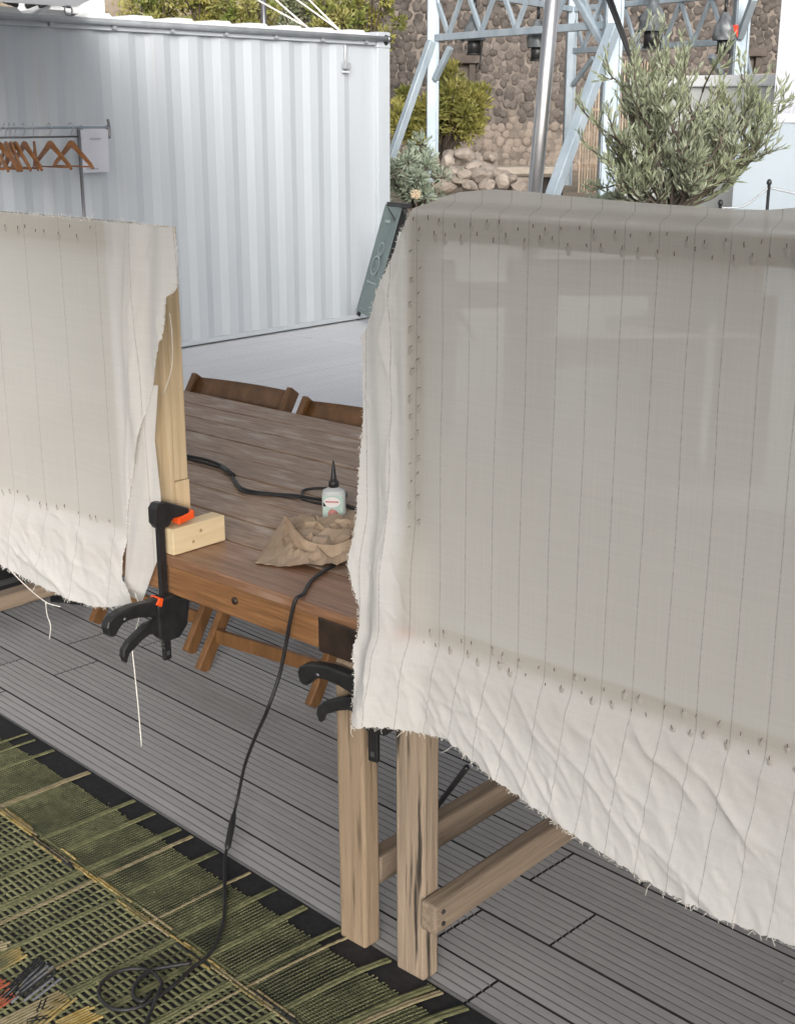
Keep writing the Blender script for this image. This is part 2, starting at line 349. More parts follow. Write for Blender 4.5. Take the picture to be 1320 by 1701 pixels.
# canopy over the working place, fastened to the top of the container
cn = thing('canopy', (-2, 0, 2.5), 'dark cloth canopy edge tied along the container top, upper left corner', 'canopy')
CP = [(-7.86, 3.4, 2.38), (4.5, -3.1, 1.93), (4.5, 1.5, 2.40), (-7.86, 5.55, 2.385)]
def cfn(u, v):
    a = Vector(CP[0]).lerp(Vector(CP[1]), u); b = Vector(CP[3]).lerp(Vector(CP[2]), u)
    p = a.lerp(b, v); p.z += .22*sin(pi*u)*sin(pi*min(1, v*.9+.05)) ; p.y -= .55*sin(pi*u)*v
    return p
m = MB().grid(cfn, 24, 16); sh = m.build('cloth', CANOPYM, cn, True)
for i in range(6):
    u = .0; y0 = 5.45 - i*.9
    MB().tube([V(-7.80, y0+.03*cos(a), 2.355+.03*sin(a)) for a in [k*pi/6 for k in range(13)]], .006, 6).build('shackle', STEEL, cn, True)

# ------------------------------------------------------------------ shipping container
CX0 = -7.8; CY1 = 8.60; CY0 = -3.6; CT = 2.345
ct = thing('shipping_container', (-9, 2.5, 0), 'long white corrugated shipping container across the deck', 'container')
def corr():
    m = MB(); per = .305; dep = .016; pts = []; y = CY0 + .16
    pts.append((0, y))
    while y + per < CY1 - .17:
        pts += [(0, y+.082), (dep, y+.082+.068), (dep, y+.082+.068+.085), (0, y+per)]; y += per
    pts.append((0, CY1-.15))
    vs = []; fs = []
    for x, yy in pts:
        vs += [(CX0-.045+x, yy, .05), (CX0-.045+x, yy, CT-.10)]
    for i in range(len(pts)-1): fs.append((2*i, 2*i+2, 2*i+3, 2*i+1))
    return m.add(vs, fs)
o = corr().build('corrugated_wall', WHITE, ct); md = o.modifiers.new('thick', 'SOLIDIFY'); md.thickness = .002
MB().box((CX0-.07, CY0+.15, .014), (CX0-.020, CY1-.148, .05)).build('bottom_rail', WHITE, ct, bevel=.004)
MB().box((CX0-.06, CY0+.15, CT-.10), (CX0-.003, CY1-.17, CT-.035)).build('top_rail', WHITE, ct, bevel=.004)
for y in (CY0, CY1):
    s = -1 if y > 0 else 1
    for x in (CX0, CX0-2.43):
        t_ = 1 if x == CX0 else -1
        xa, xb = sorted((x, x-.16*t_)); ya, yb = sorted((y, y+.15*s))
        MB().box((xa, ya, .1), (xb, yb, CT-.12)).build('corner_post', WHITE, ct, bevel=.006)
        cc = thing('corner_casting_root', (x, y, CT)); setp(cc, ct); cc.name = 'corner_casting'
        xa2, xb2 = xa - .004, xb + .004; ya2, yb2 = ya - .004, yb + .004
        MB().box((xa2, ya2, CT-.121), (xb2, yb2, CT+.005)).build('casting_block', WHITE, cc, bevel=.008)
        yc = (ya+yb)/2
        if t_ > 0:
            MB().lathe([(.0,0),(.034,0),(.034,.004),(.0,.004)], n=14).mesh('x', BLACKP)
            h = MB(); h.prism([(.030*cos(a), .042*sin(a)) for a in [k*pi/8 for k in range(16)]], (xb2+.001, yc+.02, CT-.058), (0,1,0), (0,0,1), .006); h.build('casting_hole', BLACKP, cc)
        MB().box((xa2, ya2, -.03), (xb2, yb2, .099)).build('casting_block', WHITE, cc, bevel=.008)
MB().box((CX0-2.41, CY0+.02, CT-.034), (CX0-.02, CY1-.155, CT-.022)).build('roof', WHITE2, ct)
y_ = CY0 + .2
while y_ < CY1 - .4:
    MB().prism([(0,CT-.0215),(.04,CT+.012),(.20,CT+.012),(.24,CT-.0215)], (CX0-1.215, y_, 0), (0,1,0), (0,0,1), 2.36).build('roof_ridge', WHITE2, ct); y_ += .36
MB().box((CX0-2.42, CY0+.1, .0), (CX0-2.39, CY1-.1, CT-.04)).build('rear_wall', WHITE, ct)
for y in (CY0+.05, CY1-.05):
    MB().box((CX0-2.28, y-.012, .0), (CX0-.15, y+.012, CT-.04)).build('end_wall', WHITE, ct)
pp = thing('metal_tube', (CX0, 4, CT), 'long grey metal tube fixed along the container top edge', 'tube')
P0, P1 = V(CX0+.022, 3.6, CT-.048), V(CX0+.022, CY1-.06, CT-.050)
MB().tube([P0, P1], .021, 10).build('tube', GREYPIPE, pp, True)
MB().tube([P1, P1+V(-.0,.03,0)], .026, 10).build('end_cap', DARKSTEEL, pp, True)
for k in range(9):
    y = 4.3 + k*.5
    MB().box((CX0+.0005, y-.014, CT-.092), (CX0+.024, y+.014, CT-.066)).build('bracket', GREYPIPE, pp)
sl = thing('wall_lamp', (CX0, 8.07, 2.06), 'small white sensor box hanging from a thin conduit near the container corner', 'sensor')
MB().tube([(CX0-.006, 8.07, 2.235), (CX0-.006, 8.07, 2.10)], .006, 6).build('conduit', WHITE2, sl, True)
MB().box((CX0-.01, 8.04, 2.05), (CX0+.03, 8.10, 2.10)).build('box', GREYPIPE, sl, bevel=.004)
MB().box((CX0-.01, 8.035, 2.022), (CX0+.012, 8.10, 2.034)).build('base_plate', WHITE2, sl)
# box and dark bundle on the container roof edge
rb = MB().box((-8.35, 5.42, CT+.005), (-7.95, 5.86, CT+.20)).build('roof_box', WHITE2, bevel=.01); tag(rb, 'pale box lying on the container roof behind the tube, upper left', 'box')
m = MB()
for k in range(16):
    a = V(-7.86-random.random()*.15, 4.7+random.random()*.8, CT+.02+random.random()*.06)
    m.tube(cat([a, a+V(0,.12,.035), a+V(-.03,.26,.0)], 5), .02, 6)
tag(m.build('rope_bundle', BLACKR, smooth=True), 'black bundle of straps lying along the container roof, upper left corner', 'straps')

# ------------------------------------------------------------------ terrace, stone wall, bank
TZ = .86
tp = [Wd(-1.2,12.2,0), Wd(7.5,9.2,0), Wd(30,12,0), Wd(26,60,0), Wd(-30,60,0), Wd(-30,16.5,0), Wd(-1.2,15.5,0)]
m = MB(); n_ = len(tp)
m.add([(p.x,p.y,TZ) for p in tp]+[(p.x,p.y,-.2) for p in tp], [tuple(range(n_))]+[(i,n_+i,n_+(i+1)%n_,(i+1)%n_) for i in range(n_)])
o = m.build('terrace', TERR, fix=True); o.data.materials.append(WALLG); tag(o, kind='structure')
for pg in o.data.polygons:
    if abs(pg.normal.z) < .5: pg.material_index = 1
WD = 21.0
wl = thing('stone_wall', Wd(0, WD, TZ), 'tall wall of rounded dark and pale cobbles behind the stage truss', 'wall')
def wpt(lat, z, off=0): p = Wd(lat, WD + .10*lat - off, z); return p
m = MB()
a, b = wpt(-11, 0), wpt(16, 0); bk = FH*1.0
m.hexa([(a.x,a.y,TZ-.3),(b.x,b.y,TZ-.3),(b.x+bk.x,b.y+bk.y,TZ-.3),(a.x+bk.x,a.y+bk.y,TZ-.3),(a.x,a.y,6.5),(b.x,b.y,6.5),(b.x+bk.x,b.y+bk.y,6.5),(a.x+bk.x,a.y+bk.y,6.5)])
m.build('mortar_core', MORTAR, wl)
def stone_mesh(seed, m_):
    rnd = random.Random(seed); mb = MB(); rings = [(1.0, 0.0, 8), (.90, .48, 8), (.55, .70, 6)]
    vs = []; fs = []; st = []
    for r, h, k in rings:
        st.append(len(vs)); ph = rnd.random()
        for i in range(k):
            a = 2*pi*(i+ph)/k; q = r*rnd.uniform(.74, 1.14); vs.append((q*cos(a), -h*rnd.uniform(.85,1.1), q*sin(a)))
    vs.append((0, -.80, 0)); top = len(vs)-1
    for i in range(8): fs.append((st[0]+i, st[0]+(i+1)%8, st[1]+(i+1)%8, st[1]+i))
    for i in range(6):
        j = int(i*8/6); jn = int((i+1)*8/6)
        ring = [st[1]+(j+q)%8 for q in range(jn-j+1)]
        fs.append(tuple(ring + [st[2]+(i+1)%6, st[2]+i]))
    for i in range(6): fs.append((st[2]+i, st[2]+(i+1)%6, top))
    return vs, fs
var = {}
for i in range(7):
    vs, fs = stone_mesh(i, None)
    for nm, mm in (('d', STONE_D), ('l', STONE_L)):
        me = MB().add(vs, fs).mesh('cobble', mm, True); var[(i, nm)] = me
stones = []
yaw_w = YAW + atan2(.10, 1)
row = 0; z = TZ - .1
while z < 3.7:
    lat = -5.2 + (row % 2)*.08
    while lat < 7.5:
        stones.append((lat + random.uniform(-.035,.035), z + random.uniform(-.03,.03))); lat += random.uniform(.115,.158)
    z += .107; row += 1
def spx(lat, z):
    p = wpt(lat, z) - C0; return 660 + 2190*p.dot(RT)/p.dot(FW), 850.5 - 2190*p.dot(UP)/p.dot(FW)
vis = []; rest = []
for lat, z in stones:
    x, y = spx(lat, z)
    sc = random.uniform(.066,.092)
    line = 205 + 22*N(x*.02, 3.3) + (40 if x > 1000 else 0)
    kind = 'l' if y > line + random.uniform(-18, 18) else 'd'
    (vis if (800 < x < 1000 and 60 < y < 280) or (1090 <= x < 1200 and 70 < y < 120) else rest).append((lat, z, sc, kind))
vis = vis[:300] if len(vis) <= 300 else sorted(vis, key=lambda q: -q[2])[:300]
vs_ = set((q[0], q[1]) for q in vis)
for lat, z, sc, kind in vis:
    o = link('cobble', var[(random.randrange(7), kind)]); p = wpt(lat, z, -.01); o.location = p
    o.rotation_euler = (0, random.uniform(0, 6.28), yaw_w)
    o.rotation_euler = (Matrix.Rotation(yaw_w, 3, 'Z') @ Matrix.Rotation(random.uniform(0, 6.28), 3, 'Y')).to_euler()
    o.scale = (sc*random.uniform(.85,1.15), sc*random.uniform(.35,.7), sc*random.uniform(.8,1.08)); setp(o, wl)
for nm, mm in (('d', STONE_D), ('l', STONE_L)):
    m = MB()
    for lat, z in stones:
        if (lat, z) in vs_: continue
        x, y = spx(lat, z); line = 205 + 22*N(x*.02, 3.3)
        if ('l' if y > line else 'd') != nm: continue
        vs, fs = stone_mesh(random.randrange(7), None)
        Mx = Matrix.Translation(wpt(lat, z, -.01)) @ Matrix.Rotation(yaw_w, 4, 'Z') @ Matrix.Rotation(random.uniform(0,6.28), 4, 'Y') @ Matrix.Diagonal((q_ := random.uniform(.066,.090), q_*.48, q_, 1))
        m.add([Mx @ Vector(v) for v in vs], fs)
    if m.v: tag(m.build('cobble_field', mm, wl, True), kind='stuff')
# two small niches with dark lintels in the wall
for (x0, y0, x1, y1) in ((746, 88, 790, 142), (1249, 76, 1281, 124)):
    a = atd(x0, y0, WD-.35); b = atd(x1, y1, WD-.35)
    la, lb = (a-C0).dot(RT), (b-C0).dot(RT); d = WD - .30 + .1*la
    def bx(l0, l1, z0, z1, f0, f1):
        p = [Wd(l0,f0,z0),Wd(l1,f0,z0),Wd(l1,f1,z0),Wd(l0,f1,z0),Wd(l0,f0,z1),Wd(l1,f0,z1),Wd(l1,f1,z1),Wd(l0,f1,z1)]; return MB().hexa(p)
    zt, zb = a.z, b.z; hh = zt - zb
    bx(la-.06, lb+.06, zt-hh*.30, zt, d-.06, d+.4).build('niche_lintel', NICHE, wl, bevel=.01)
    bx(la, la+.10, zb+.03, zt-hh*.31, d, d+.4).build('niche_jamb', NICHE, wl, bevel=.01)
    bx(lb-.10, lb, zb+.03, zt-hh*.31, d, d+.4).build('niche_jamb', NICHE, wl, bevel=.01)
    bx(la+.10, lb-.10, zb+.03, zt-hh*.31, d+.12, d+.4).build('niche_back', MORTAR, wl)
    bx(la-.04, lb+.04, zb-.02, zb+.03, d-.05, d+.4).build('niche_sill', SLAB, wl, bevel=.01)
# planted bank above the container
m = MB()
def bank(u, v):
    lat = lerp(-16, -.4, u); f = lerp(15.5, 20.5, v); z = TZ - .2 + 3.6*v + .25*N(lat*.7, v*4) + .08*N(lat*3, v*14)
    return Wd(lat, f, z)
tag(m.grid(bank, 60, 24).build('hillside', TERR, smooth=True), kind='structure')

# ------------------------------------------------------------------ plants
def leaf(m, p, d, L_, W_, nrm):
    d = d.normalized(); s = d.cross(nrm)
    if s.length < 1e-4: s = d.orthogonal()
    s.normalize(); k = s.cross(d)*(W_*.25)
    m.add([p, p+d*L_*.45+s*W_*.5+k, p+d*L_, p+d*L_*.45-s*W_*.5+k], [(0,1,2),(0,2,3)])
def rvec(): 
    while True:
        v = Vector((random.uniform(-1,1), random.uniform(-1,1), random.uniform(-1,1)))
        if .05 < v.length < 1: return v.normalized()
def bush(name, c, rad, n, ls, lm, label, group=None, lw=.5, clumps=40, flat=.0):
    c = Vector(c); t = thing(name, (c.x, c.y, c.z-rad[2]), label, 'bush', group); m = MB(); st = MB()
    axes = (RT, FH, Vector((0,0,1)))
    def loc(v): return c + axes[0]*(v.x*rad[0]) + axes[1]*(v.y*rad[1]) + axes[2]*(v.z*rad[2])
    for k in range(clumps):
        v = rvec()*(random.random()**.45); 
        if v.z < -.55: v.z = -.55
        cc = loc(v); cr = random.uniform(.16,.34)*min(rad)
        root = loc(V(v.x*.12, v.y*.12, -1.0)); st.tube(cat([root, root.lerp(cc,.5)+rvec()*cr*.3+V(0,0,.1*rad[2]), cc], 4), .010, 4, False)
        for i in range(n//clumps):
            d = rvec(); p = cc + d*cr*(random.random()**.5)
            leaf(m, p, (d + V(0,0,.45) + rvec()*.5), ls*random.uniform(.7,1.3), ls*lw*random.uniform(.7,1.2), rvec())
    m.build('crown', lm, t); st.build('trunk', BARK, t)
    return t
p = atd(724, 196, 15.6); bush('golden_bush', p, (.58,.5,.52), 7000, .075, L_YEL, 'yellow green bush behind the left truss column', lw=.5, clumps=46)
p = atd(694, 296, 12.6); bush('sage_bush', p, (.29,.3,.31), 2600, .062, L_GREY, 'grey green bush beside the container corner, below the golden bush', lw=.32, clumps=30)
specs = [(250, 10, 'dry yellowish shrub on the bank behind the pale roof box'), (330, 5, 'second shrub from the left on the bank above the container'), (415, 8, 'pale green shrub on the bank above the middle of the container'),
         (500, 2, 'shrub behind the pale ropes above the container'), (560, 12, 'bright green shrub on the bank near the container corner'), (612, 22, 'small yellowish shrub just left of the cobble wall')]
for i, (x, y, lb) in enumerate(specs):
    p = atd(x, y+8, 17.6 + .3*(i % 2)); bush('bank_shrub', p, (random.uniform(.36,.5), .4, random.uniform(.34,.5)), 1700, .075, (L_DRY, L_YEL, L_DRY, L_OLIVE, L_DRY, L_YEL)[i], lb, 'shrubs on the bank above the container', clumps=24)
m = MB()
for k in range(5200):
    u, v = random.random(), random.random()**.8; p = bank(u, v); leaf(m, p, V(0,0,1)+rvec()*.8, .11*random.uniform(.5,1.3), .035, rvec())
tag(m.build('bank_grass', L_DRY), 'dry grass and weeds covering the bank behind the container', 'grass', kind='stuff')

# olive tree standing behind the right screen
ot = thing('olive_tree', atd(1112, 345, 7.6)*1.0, 'grey green olive tree behind the right canvas screen', 'tree')
br = MB(); lf = MB(); base_o = atd(1112, 352, 7.6); pot_base = V(base_o.x, base_o.y, .0)
br.tube(cat([V(base_o.x, base_o.y, .55), V(base_o.x+.02, base_o.y, .9), base_o], 5), [.045]*5+[.04]*6, 8)
tips = []
def grow(p, d, L_, r, lev):
    n = 7; P = [p.copy()]; q = p.copy(); dd = d.normalized()
    for i in range(n):
        dd = (dd + rvec()*.15 + V(0,0,.085)).normalized(); q = q + dd*(L_/n); P.append(q.copy())
    br.tube(P, [r*(1-.75*i/n) for i in range(n+1)], 5 if lev < 2 else 4, False)
    if lev >= 1:
        nl = int(L_/.0118)
        for i in range(nl):
            t = (i+.5)/nl
            if t < .18: continue
            k = t*n; a = int(min(k, n-1)); pp_ = P[a].lerp(P[a+1], k-a); ax = (P[a+1]-P[a]).normalized()
            sd_ = ax.cross(rvec()).normalized(); s2 = 1 if i % 2 else -1
            leaf(lf, pp_, ax*1.0 + sd_*s2*.6 + V(0,0,.35), random.uniform(.034,.078), random.uniform(.009,.016), rvec())
    if lev < 2:
        for i in range({0: 8, 1: 4}[lev]):
            k = random.uniform(.3, 1)*n; a = int(min(k, n-1)); pp_ = P[a].lerp(P[a+1], k-a)
            ax = (P[a+1]-P[a]).normalized()
            grow(pp_, ax*.8 + rvec()*.95 + V(0,0,.3), L_*random.uniform(.30,.55), r*.5, lev+1)
def dirp(x, y, fo=0): return (atd(x, y, 7.6+fo) - base_o)
for (x, y, fo) in ((1020,205,.2),(1065,130,-.1),(1105,112,.15),(1150,165,-.2),(1200,190,.15),(1245,235,-.1),(1000,270,-.15),(1275,262,.1),(1120,190,-.35),(1060,220,-.3),(1180,250,.3),(1085,150,.3),(1215,290,-.25),(1030,300,.3),(1140,240,-.1),(985,305,.05),(1190,310,.05),(1240,320,.2),(975,260,.1),(1000,225,-.2),(1290,225,.05),(1300,270,-.05),(1040,165,.1),(1170,135,.1),(1225,205,.25),(1010,320,-.3),(985,325,.2),(1255,325,-.2),(1060,325,-.35),(1180,330,-.35),(1080,270,-.3),(1285,275,.1),(1305,240,.0),(1150,300,.35),(970,285,-.1)):
    d = dirp(x, y, fo); grow(base_o + V(0,0,-.02), d + V(0,0,.05), d.length*random.uniform(.78,1.0), .012, 0 if random.random() < .75 else 1)
br.build('trunk', BARK, ot); lf.build('crown', L_OLIVE, ot)
pot = thing('tree_pot', pot_base, 'pale tub holding the olive tree, hidden behind the right screen', 'pot')
MB().lathe([(.22,0.002),(.27,.05),(.31,.5),(.33,.52),(.33,.57),(.30,.57),(.29,.54)], pot_base, 24).build('tub', WALLG, pot, True)
MB().lathe([(.285,.53),(.28,.545),(.0,.55)], pot_base, 24).build('soil', TERR, pot, True)
# low pale plants along the foot of the tree
for i, (x, y) in enumerate(((1150, 352), (1075, 352), (1010, 343))):
    p = atd(x, y, 8.6); bush('low_plant', p + V(0,0,-.05), (.20,.15,.12), 500, .05, L_GREY, ('low pale plant right of the olive trunk', 'low pale plant left of the olive trunk', 'low pale plant below the long truss brace')[i], 'low plants at the foot of the olive', clumps=14)

# ------------------------------------------------------------------ rocks, ledge, slats
def rock(p, s, label, seed):
    rnd = random.Random(seed); bm = bmesh.new(); bmesh.ops.create_icosphere(bm, subdivisions=2, radius=1)
    off = rnd.random()*50
    for v in bm.verts:
        k = 1 + .35*N(v.co.x*1.3+off, v.co.y*1.3, v.co.z*1.3) + .12*N(v.co.x*4+off, v.co.y*4, v.co.z*4)
        v.co = Vector((v.co.x*k*s[0], v.co.y*k*s[1], v.co.z*k*s[2]))
    for pl_ in range(4):
        nn = Vector((rnd.uniform(-1,1), rnd.uniform(-1,1), rnd.uniform(-.4,1))).normalized(); dmax = max(v.co.dot(nn) for v in bm.verts)*rnd.uniform(.62,.85)
        for v in bm.verts:
            e = v.co.dot(nn) - dmax
            if e > 0: v.co -= nn*e
    me = bpy.data.meshes.new('rock'); bm.to_mesh(me); bm.free(); me.materials.append(ROCK)
    o = link('rock', me); o.location = p; o.rotation_euler = (rnd.uniform(-.3,.3), rnd.uniform(-.3,.3), rnd.uniform(0,6)); tag(o, label, 'rock', 'pale rocks piled below the stone ledge'); return o
RK = [(770,258,.20,.13,13.6),(742,268,.14,.12,13.5),(800,292,.30,.12,13.0),(760,298,.26,.12,12.9),(838,302,.17,.13,12.8),(725,290,.13,.1,12.9),(815,262,.17,.09,13.9),(790,275,.22,.10,13.3),(735,310,.2,.1,12.6),(862,310,.13,.09,12.8),(782,310,.2,.1,12.6),(752,284,.15,.09,13.1),(812,280,.2,.07,13.2),(830,288,.16,.08,13.1),(772,290,.16,.08,12.8),(745,255,.12,.1,13.9),(792,262,.15,.1,13.8),(848,296,.14,.09,12.9),(722,272,.12,.12,13.2),(808,306,.17,.09,12.6)]
for i, (x, y, a, b, D) in enumerate(RK):
    rock(atd(x, y, D), (a*.6, a*.5, b*.62), 'pale angular rock in the heap below the stone ledge', i+3)
ld = thing('stone_ledge', atd(830, 315, 13.2), 'long pale stone ledge on a short pillar below the cobble wall', 'ledge')
a, b = atd(742, 283, 14.2), atd(935, 281, 14.2)
MB().bar(a, b, .45, .075).build('slab', SLAB, ld, bevel=.012)
a = atd(868, 290, 14.1); MB().bar(a+V(0,0,-.02), a+V(0,0,-.75), .19, .22, RT).build('pillar', ROCK, ld, bevel=.015)
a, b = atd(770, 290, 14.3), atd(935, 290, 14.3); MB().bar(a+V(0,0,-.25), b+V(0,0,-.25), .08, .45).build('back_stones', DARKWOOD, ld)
fence = thing('cane_screen', atd(1010, 300, 15.2), 'screen of thin upright tan slats behind the thick truss column', 'fence')
for i in range(25):
    x = 960 + i*4.5; yt = 100 + random.uniform(-6, 6) + max(0, (1010-x))*1.1
    a = atd(x, 330, 15.2); t_ = atd(x, yt, 15.2)
    MB().bar((a.x, a.y, .8), (a.x, a.y, t_.z), .013, .013, FH).build('slat', BAMBOO, fence)
for zz in (1.15, 1.75):
    a, b = atd(955, 330, 15.22), atd(1075, 330, 15.22); MB().bar((a.x,a.y,zz), (b.x,b.y,zz), .012, .03).build('cross_rail', BAMBOO, fence)
fl = thing('cream_flower_head', atd(690, 325, 7.0), 'cream dried flower head beside the right screen corner', 'flower')
m = MB(); cc = atd(690, 322, 12.2)
for k in range(420):
    d = rvec(); q = cc + RT*random.choice((-.02,.0,.02)) + V(0,0,random.choice((-.015,.01)))
    leaf(m, q + d*.022, rvec(), .013, .009, rvec())
m.build('petals', FLOWER, fl); MB().tube([cc, cc+V(.02,.02,-.4), V(cc.x+.02, cc.y+.02, TZ-.4)], .006, 6).build('stem', BARK, fl)
fl.location = (cc.x, cc.y, .5); 
for k in COL.objects:
    if k.parent == fl: setp(k, fl)
# ------------------------------------------------------------------ stage truss tower
tr = thing('stage_truss', atd(900, 320, 13.5), 'pale galvanised steel truss tower carrying covered stage lamps', 'truss')
DA, DB, DC, DD = 14.0, 11.9, 16.8, 14.6
pA, pB, pC, pD = atd(719, 80, DA), atd(1018, 54, DB), atd(948, 95, DC), atd(1228, 80, DD)
zb_, zt_ = 2.43, 2.90
def col(p, wd, name='column'):
    MB().bar((p.x, p.y, TZ-.06), (p.x, p.y, 4.2), wd, wd, RT).build(name, GALV, tr, bevel=.012)
col(pA, .125); col(pB, .155); col(pC, .125); col(pD, .16)
for p, wd in ((pA,.125),(pB,.155),(pC,.125),(pD,.16)):
    for s in (-1, 1):
        MB().bar(p.xyz*1 + RT*(s*wd*.36) + FH*(-wd*.5-.008) + V(0,0,-p.z+TZ), p.xyz*1 + RT*(s*wd*.36) + FH*(-wd*.5-.008) + V(0,0,-p.z+4.2), .028, .016, RT).build('column_flange', GALV, tr)
def truss(a, b, n, za=zb_, zt=zt_, ends=True):
    a, b = Vector((a.x,a.y,0)), Vector((b.x,b.y,0)); Z = V(0,0,1)
    MB().bar(a+Z*za, b+Z*za, .06, .065).build('lower_chord', GALV, tr, bevel=.006)
    MB().bar(a+Z*zt, b+Z*zt, .06, .065).build('upper_chord', GALV, tr, bevel=.006)
    for i in range(n):
        p = a.lerp(b, i/n); q = a.lerp(b, (i+.5)/n); r = a.lerp(b, (i+1)/n)
        MB().bar(p+Z*(zt-.02), q+Z*(za+.02), .035, .035).build('lattice', GALV, tr)
        MB().bar(q+Z*(za+.02), r+Z*(zt-.02), .035, .035).build('lattice', GALV, tr)
truss(pA, pB, 5); truss(pC, pD, 6); truss(pA, pC, 5, 2.90, 3.3); truss(pB, pD, 5, 2.90, 3.3)
for f in (.25, .5, .75):
    a = pA.lerp(pB, f); b = pC.lerp(pD, f); MB().bar((a.x,a.y,2.96), (b.x,b.y,2.96), .05, .06).build('roof_purlin', GALV, tr)
def brace(x0, y0, D0, x1, y1, D1, wd): MB().bar(atd(x0,y0,D0), atd(x1,y1,D1), wd, wd).build('brace', GALV, tr, bevel=.008)
brace(716, 68, 13.92, 640, 290, 13.6, .075); brace(722, 132, 13.92, 748, 78, 13.75, .055)
brace(1020, 42, 11.78, 915, 330, 11.2, .095); brace(1012, 90, 11.85, 955, -8, 12.3, .06)
brace(952, 140, 16.7, 985, 95, 16.4, .05); brace(1228, 62, 14.5, 1252, -4, 14.2, .07); brace(1232, 60, 14.7, 1246, 128, 14.9, .05); brace(1180, 92, 14.7, 1208, 140, 14.9, .06)
# lamps
def lamp(x, y, D, s, label, red=False):
    t = thing('stage_lamp', atd(x, y, D), label, 'stage lamp', 'covered stage lamps hanging from the truss')
    c = atd(x, y, D); m = MB()
    def bag(u, v):
        a = 2*pi*u; r = lerp(.25, 1.0, min(1, v*1.5)) if v < .66 else lerp(1.0, 1.08, (v-.66)*3)
        r *= (1 + .45*N(cos(a)*1.9+x, sin(a)*1.9, v*3.5)) * .12*s
        return c + V(r*cos(a), r*sin(a)*.9, (.17 - .30*v)*s)
    m.grid(bag, 20, 10).build('rain_cover', LAMPBAG, t, True)
    MB().tube([c+V(0,0,-.10*s), c+V(.0,0,-.26*s)], [.07*s,.075*s], 14).build('barrel', BLACKP, t, True)
    MB().tube([c+V(0,0,-.26*s), c+V(.0,0,-.275*s)], [.085*s,.085*s], 14).build('lens_ring', BLACKP, t, True)
    MB().tube([c+V(0,0,.16*s), c+V(0,0,.30*s)], .018*s, 8).build('hook_clamp', BLACKP, t, True)
    MB().tube(cat([c+V(.05*s,0,.1*s), c+V(.09*s,.02,-.1*s), c+V(.075*s,.0,-.42*s)], 6), .008, 5).build('power_lead', BLACKR, t, True)
    if red: MB().box(c+RT*.11+V(-.025,-.025,-.09), c+RT*.11+V(.025,.025,.03)).build('safety_tag', RUST_RED, t, bevel=.01)
lamp(788, 46, 13.6, .9, 'covered stage lamp nearest the left truss column')
lamp(893, 58, 12.9, .82, 'covered stage lamp beside the leaning silver pole')
lamp(1084, 26, 12.4, .98, 'largest covered stage lamp, right of the thick truss column')
lamp(1203, 46, 14.2, .9, 'covered stage lamp with a red tag by the right truss column', True)
sp = thing('silver_pole', atd(880, 400, 7.6), 'leaning silver metal pole rising behind the right screen', 'pole')
a, b = atd(919, -20, 7.6), atd(888, 318, 7.6); d = (b-a)/(a.z-b.z); foot = b + d*(b.z)
MB().tube([foot, a - d*.9], .041, 20).build('pole', STEEL, sp, True)
MB().lathe([(.13,.002),(.13,.012),(.05,.014),(.05,.08)], (foot.x, foot.y, 0), 20).build('base_plate', STEEL, sp, True)
st = thing('guy_strap', atd(1040, 90, 9.5), 'pair of black guy straps running down into the olive tree', 'strap')
for dx in (0, 7):
    a, b = atd(1000+dx, -25, 9.4), atd(1062+dx*.2, 136, 9.0); e = b + (b-a).normalized()*1.2
    MB().tube([a, a.lerp(b,.5), b, e], .012, 6).build('strap', BLACKR, st, True)
rp_ = thing('guy_ropes', atd(520, 20, 14), 'pale guy ropes slanting down behind the container roof', 'ropes')
for (x0, x1, y1) in ((418, 505, 42), (452, 500, 36), (486, 553, 42), (508, 556, 42)):
    a, b = atd(x0, -6, 13.5), atd(x1, y1, 13.3); MB().tube([a-(b-a)*.3, b+(b-a)*1.0], .009, 6).build('rope', STRINGM, rp_, True)
a, b = atd(436, -8, 15), atd(441, 30, 15); tag(MB().tube([a+V(0,0,.4), V(b.x,b.y,TZ+.4)], .03, 8).build('dark_post', DARKSTEEL, smooth=True), 'thin dark post on the bank behind the container ropes', 'post')

# ------------------------------------------------------------------ right background: walls, banner, barrier
lw = thing('low_wall', atd(1200, 200, 11.6), 'low pale rendered wall with white coping behind the olive tree', 'wall')
a, b = atd(1050, 140, 11.8), atd(1330, 122, 11.0)
def wallbar(a, b, z0, z1, th): 
    n2 = (b-a); n2.z = 0; n2.normalize(); s2 = V(-n2.y, n2.x, 0)*th/2
    return MB().hexa([(a.x-s2.x,a.y-s2.y,z0),(b.x-s2.x,b.y-s2.y,z0),(b.x+s2.x,b.y+s2.y,z0),(a.x+s2.x,a.y+s2.y,z0),(a.x-s2.x,a.y-s2.y,z1),(b.x-s2.x,b.y-s2.y,z1),(b.x+s2.x,b.y+s2.y,z1),(a.x+s2.x,a.y+s2.y,z1)])
wallbar(a, b, -.05, 1.915, .14).build('render', WALLG, lw, bevel=.006); wallbar(a, b, 1.9155, 2.005, .24).build('coping', WHITE2, lw, bevel=.01)
a, b = atd(1291, 100, 9.8), atd(1720, 100, 9.0)
bn = thing('banner_wall', (a.x, a.y, 0), 'tall white banner over a pale blue wall at the right edge', 'banner')
zt2 = atd(1291, 203, 9.8).z
wallbar(a, b, zt2, 3.6, .03).build('banner_sheet', BANNER, bn)
a2, b2 = atd(1222, 260, 9.9), atd(1720, 260, 9.12)
wallbar(a2, b2, -.05, zt2-.004, .04).build('lower_wall', WALLB, bn)
tx = bpy.data.curves.new('t', 'FONT'); tx.body = 'pars'; tx.size = .125; tx.shear = .25; tx.extrude = .001
to = bpy.data.objects.new('t', tx); COL.objects.link(to); bpy.context.view_layer.update()
tme = bpy.data.meshes.new_from_object(to.evaluated_get(bpy.context.evaluated_depsgraph_get())); bpy.data.objects.remove(to)
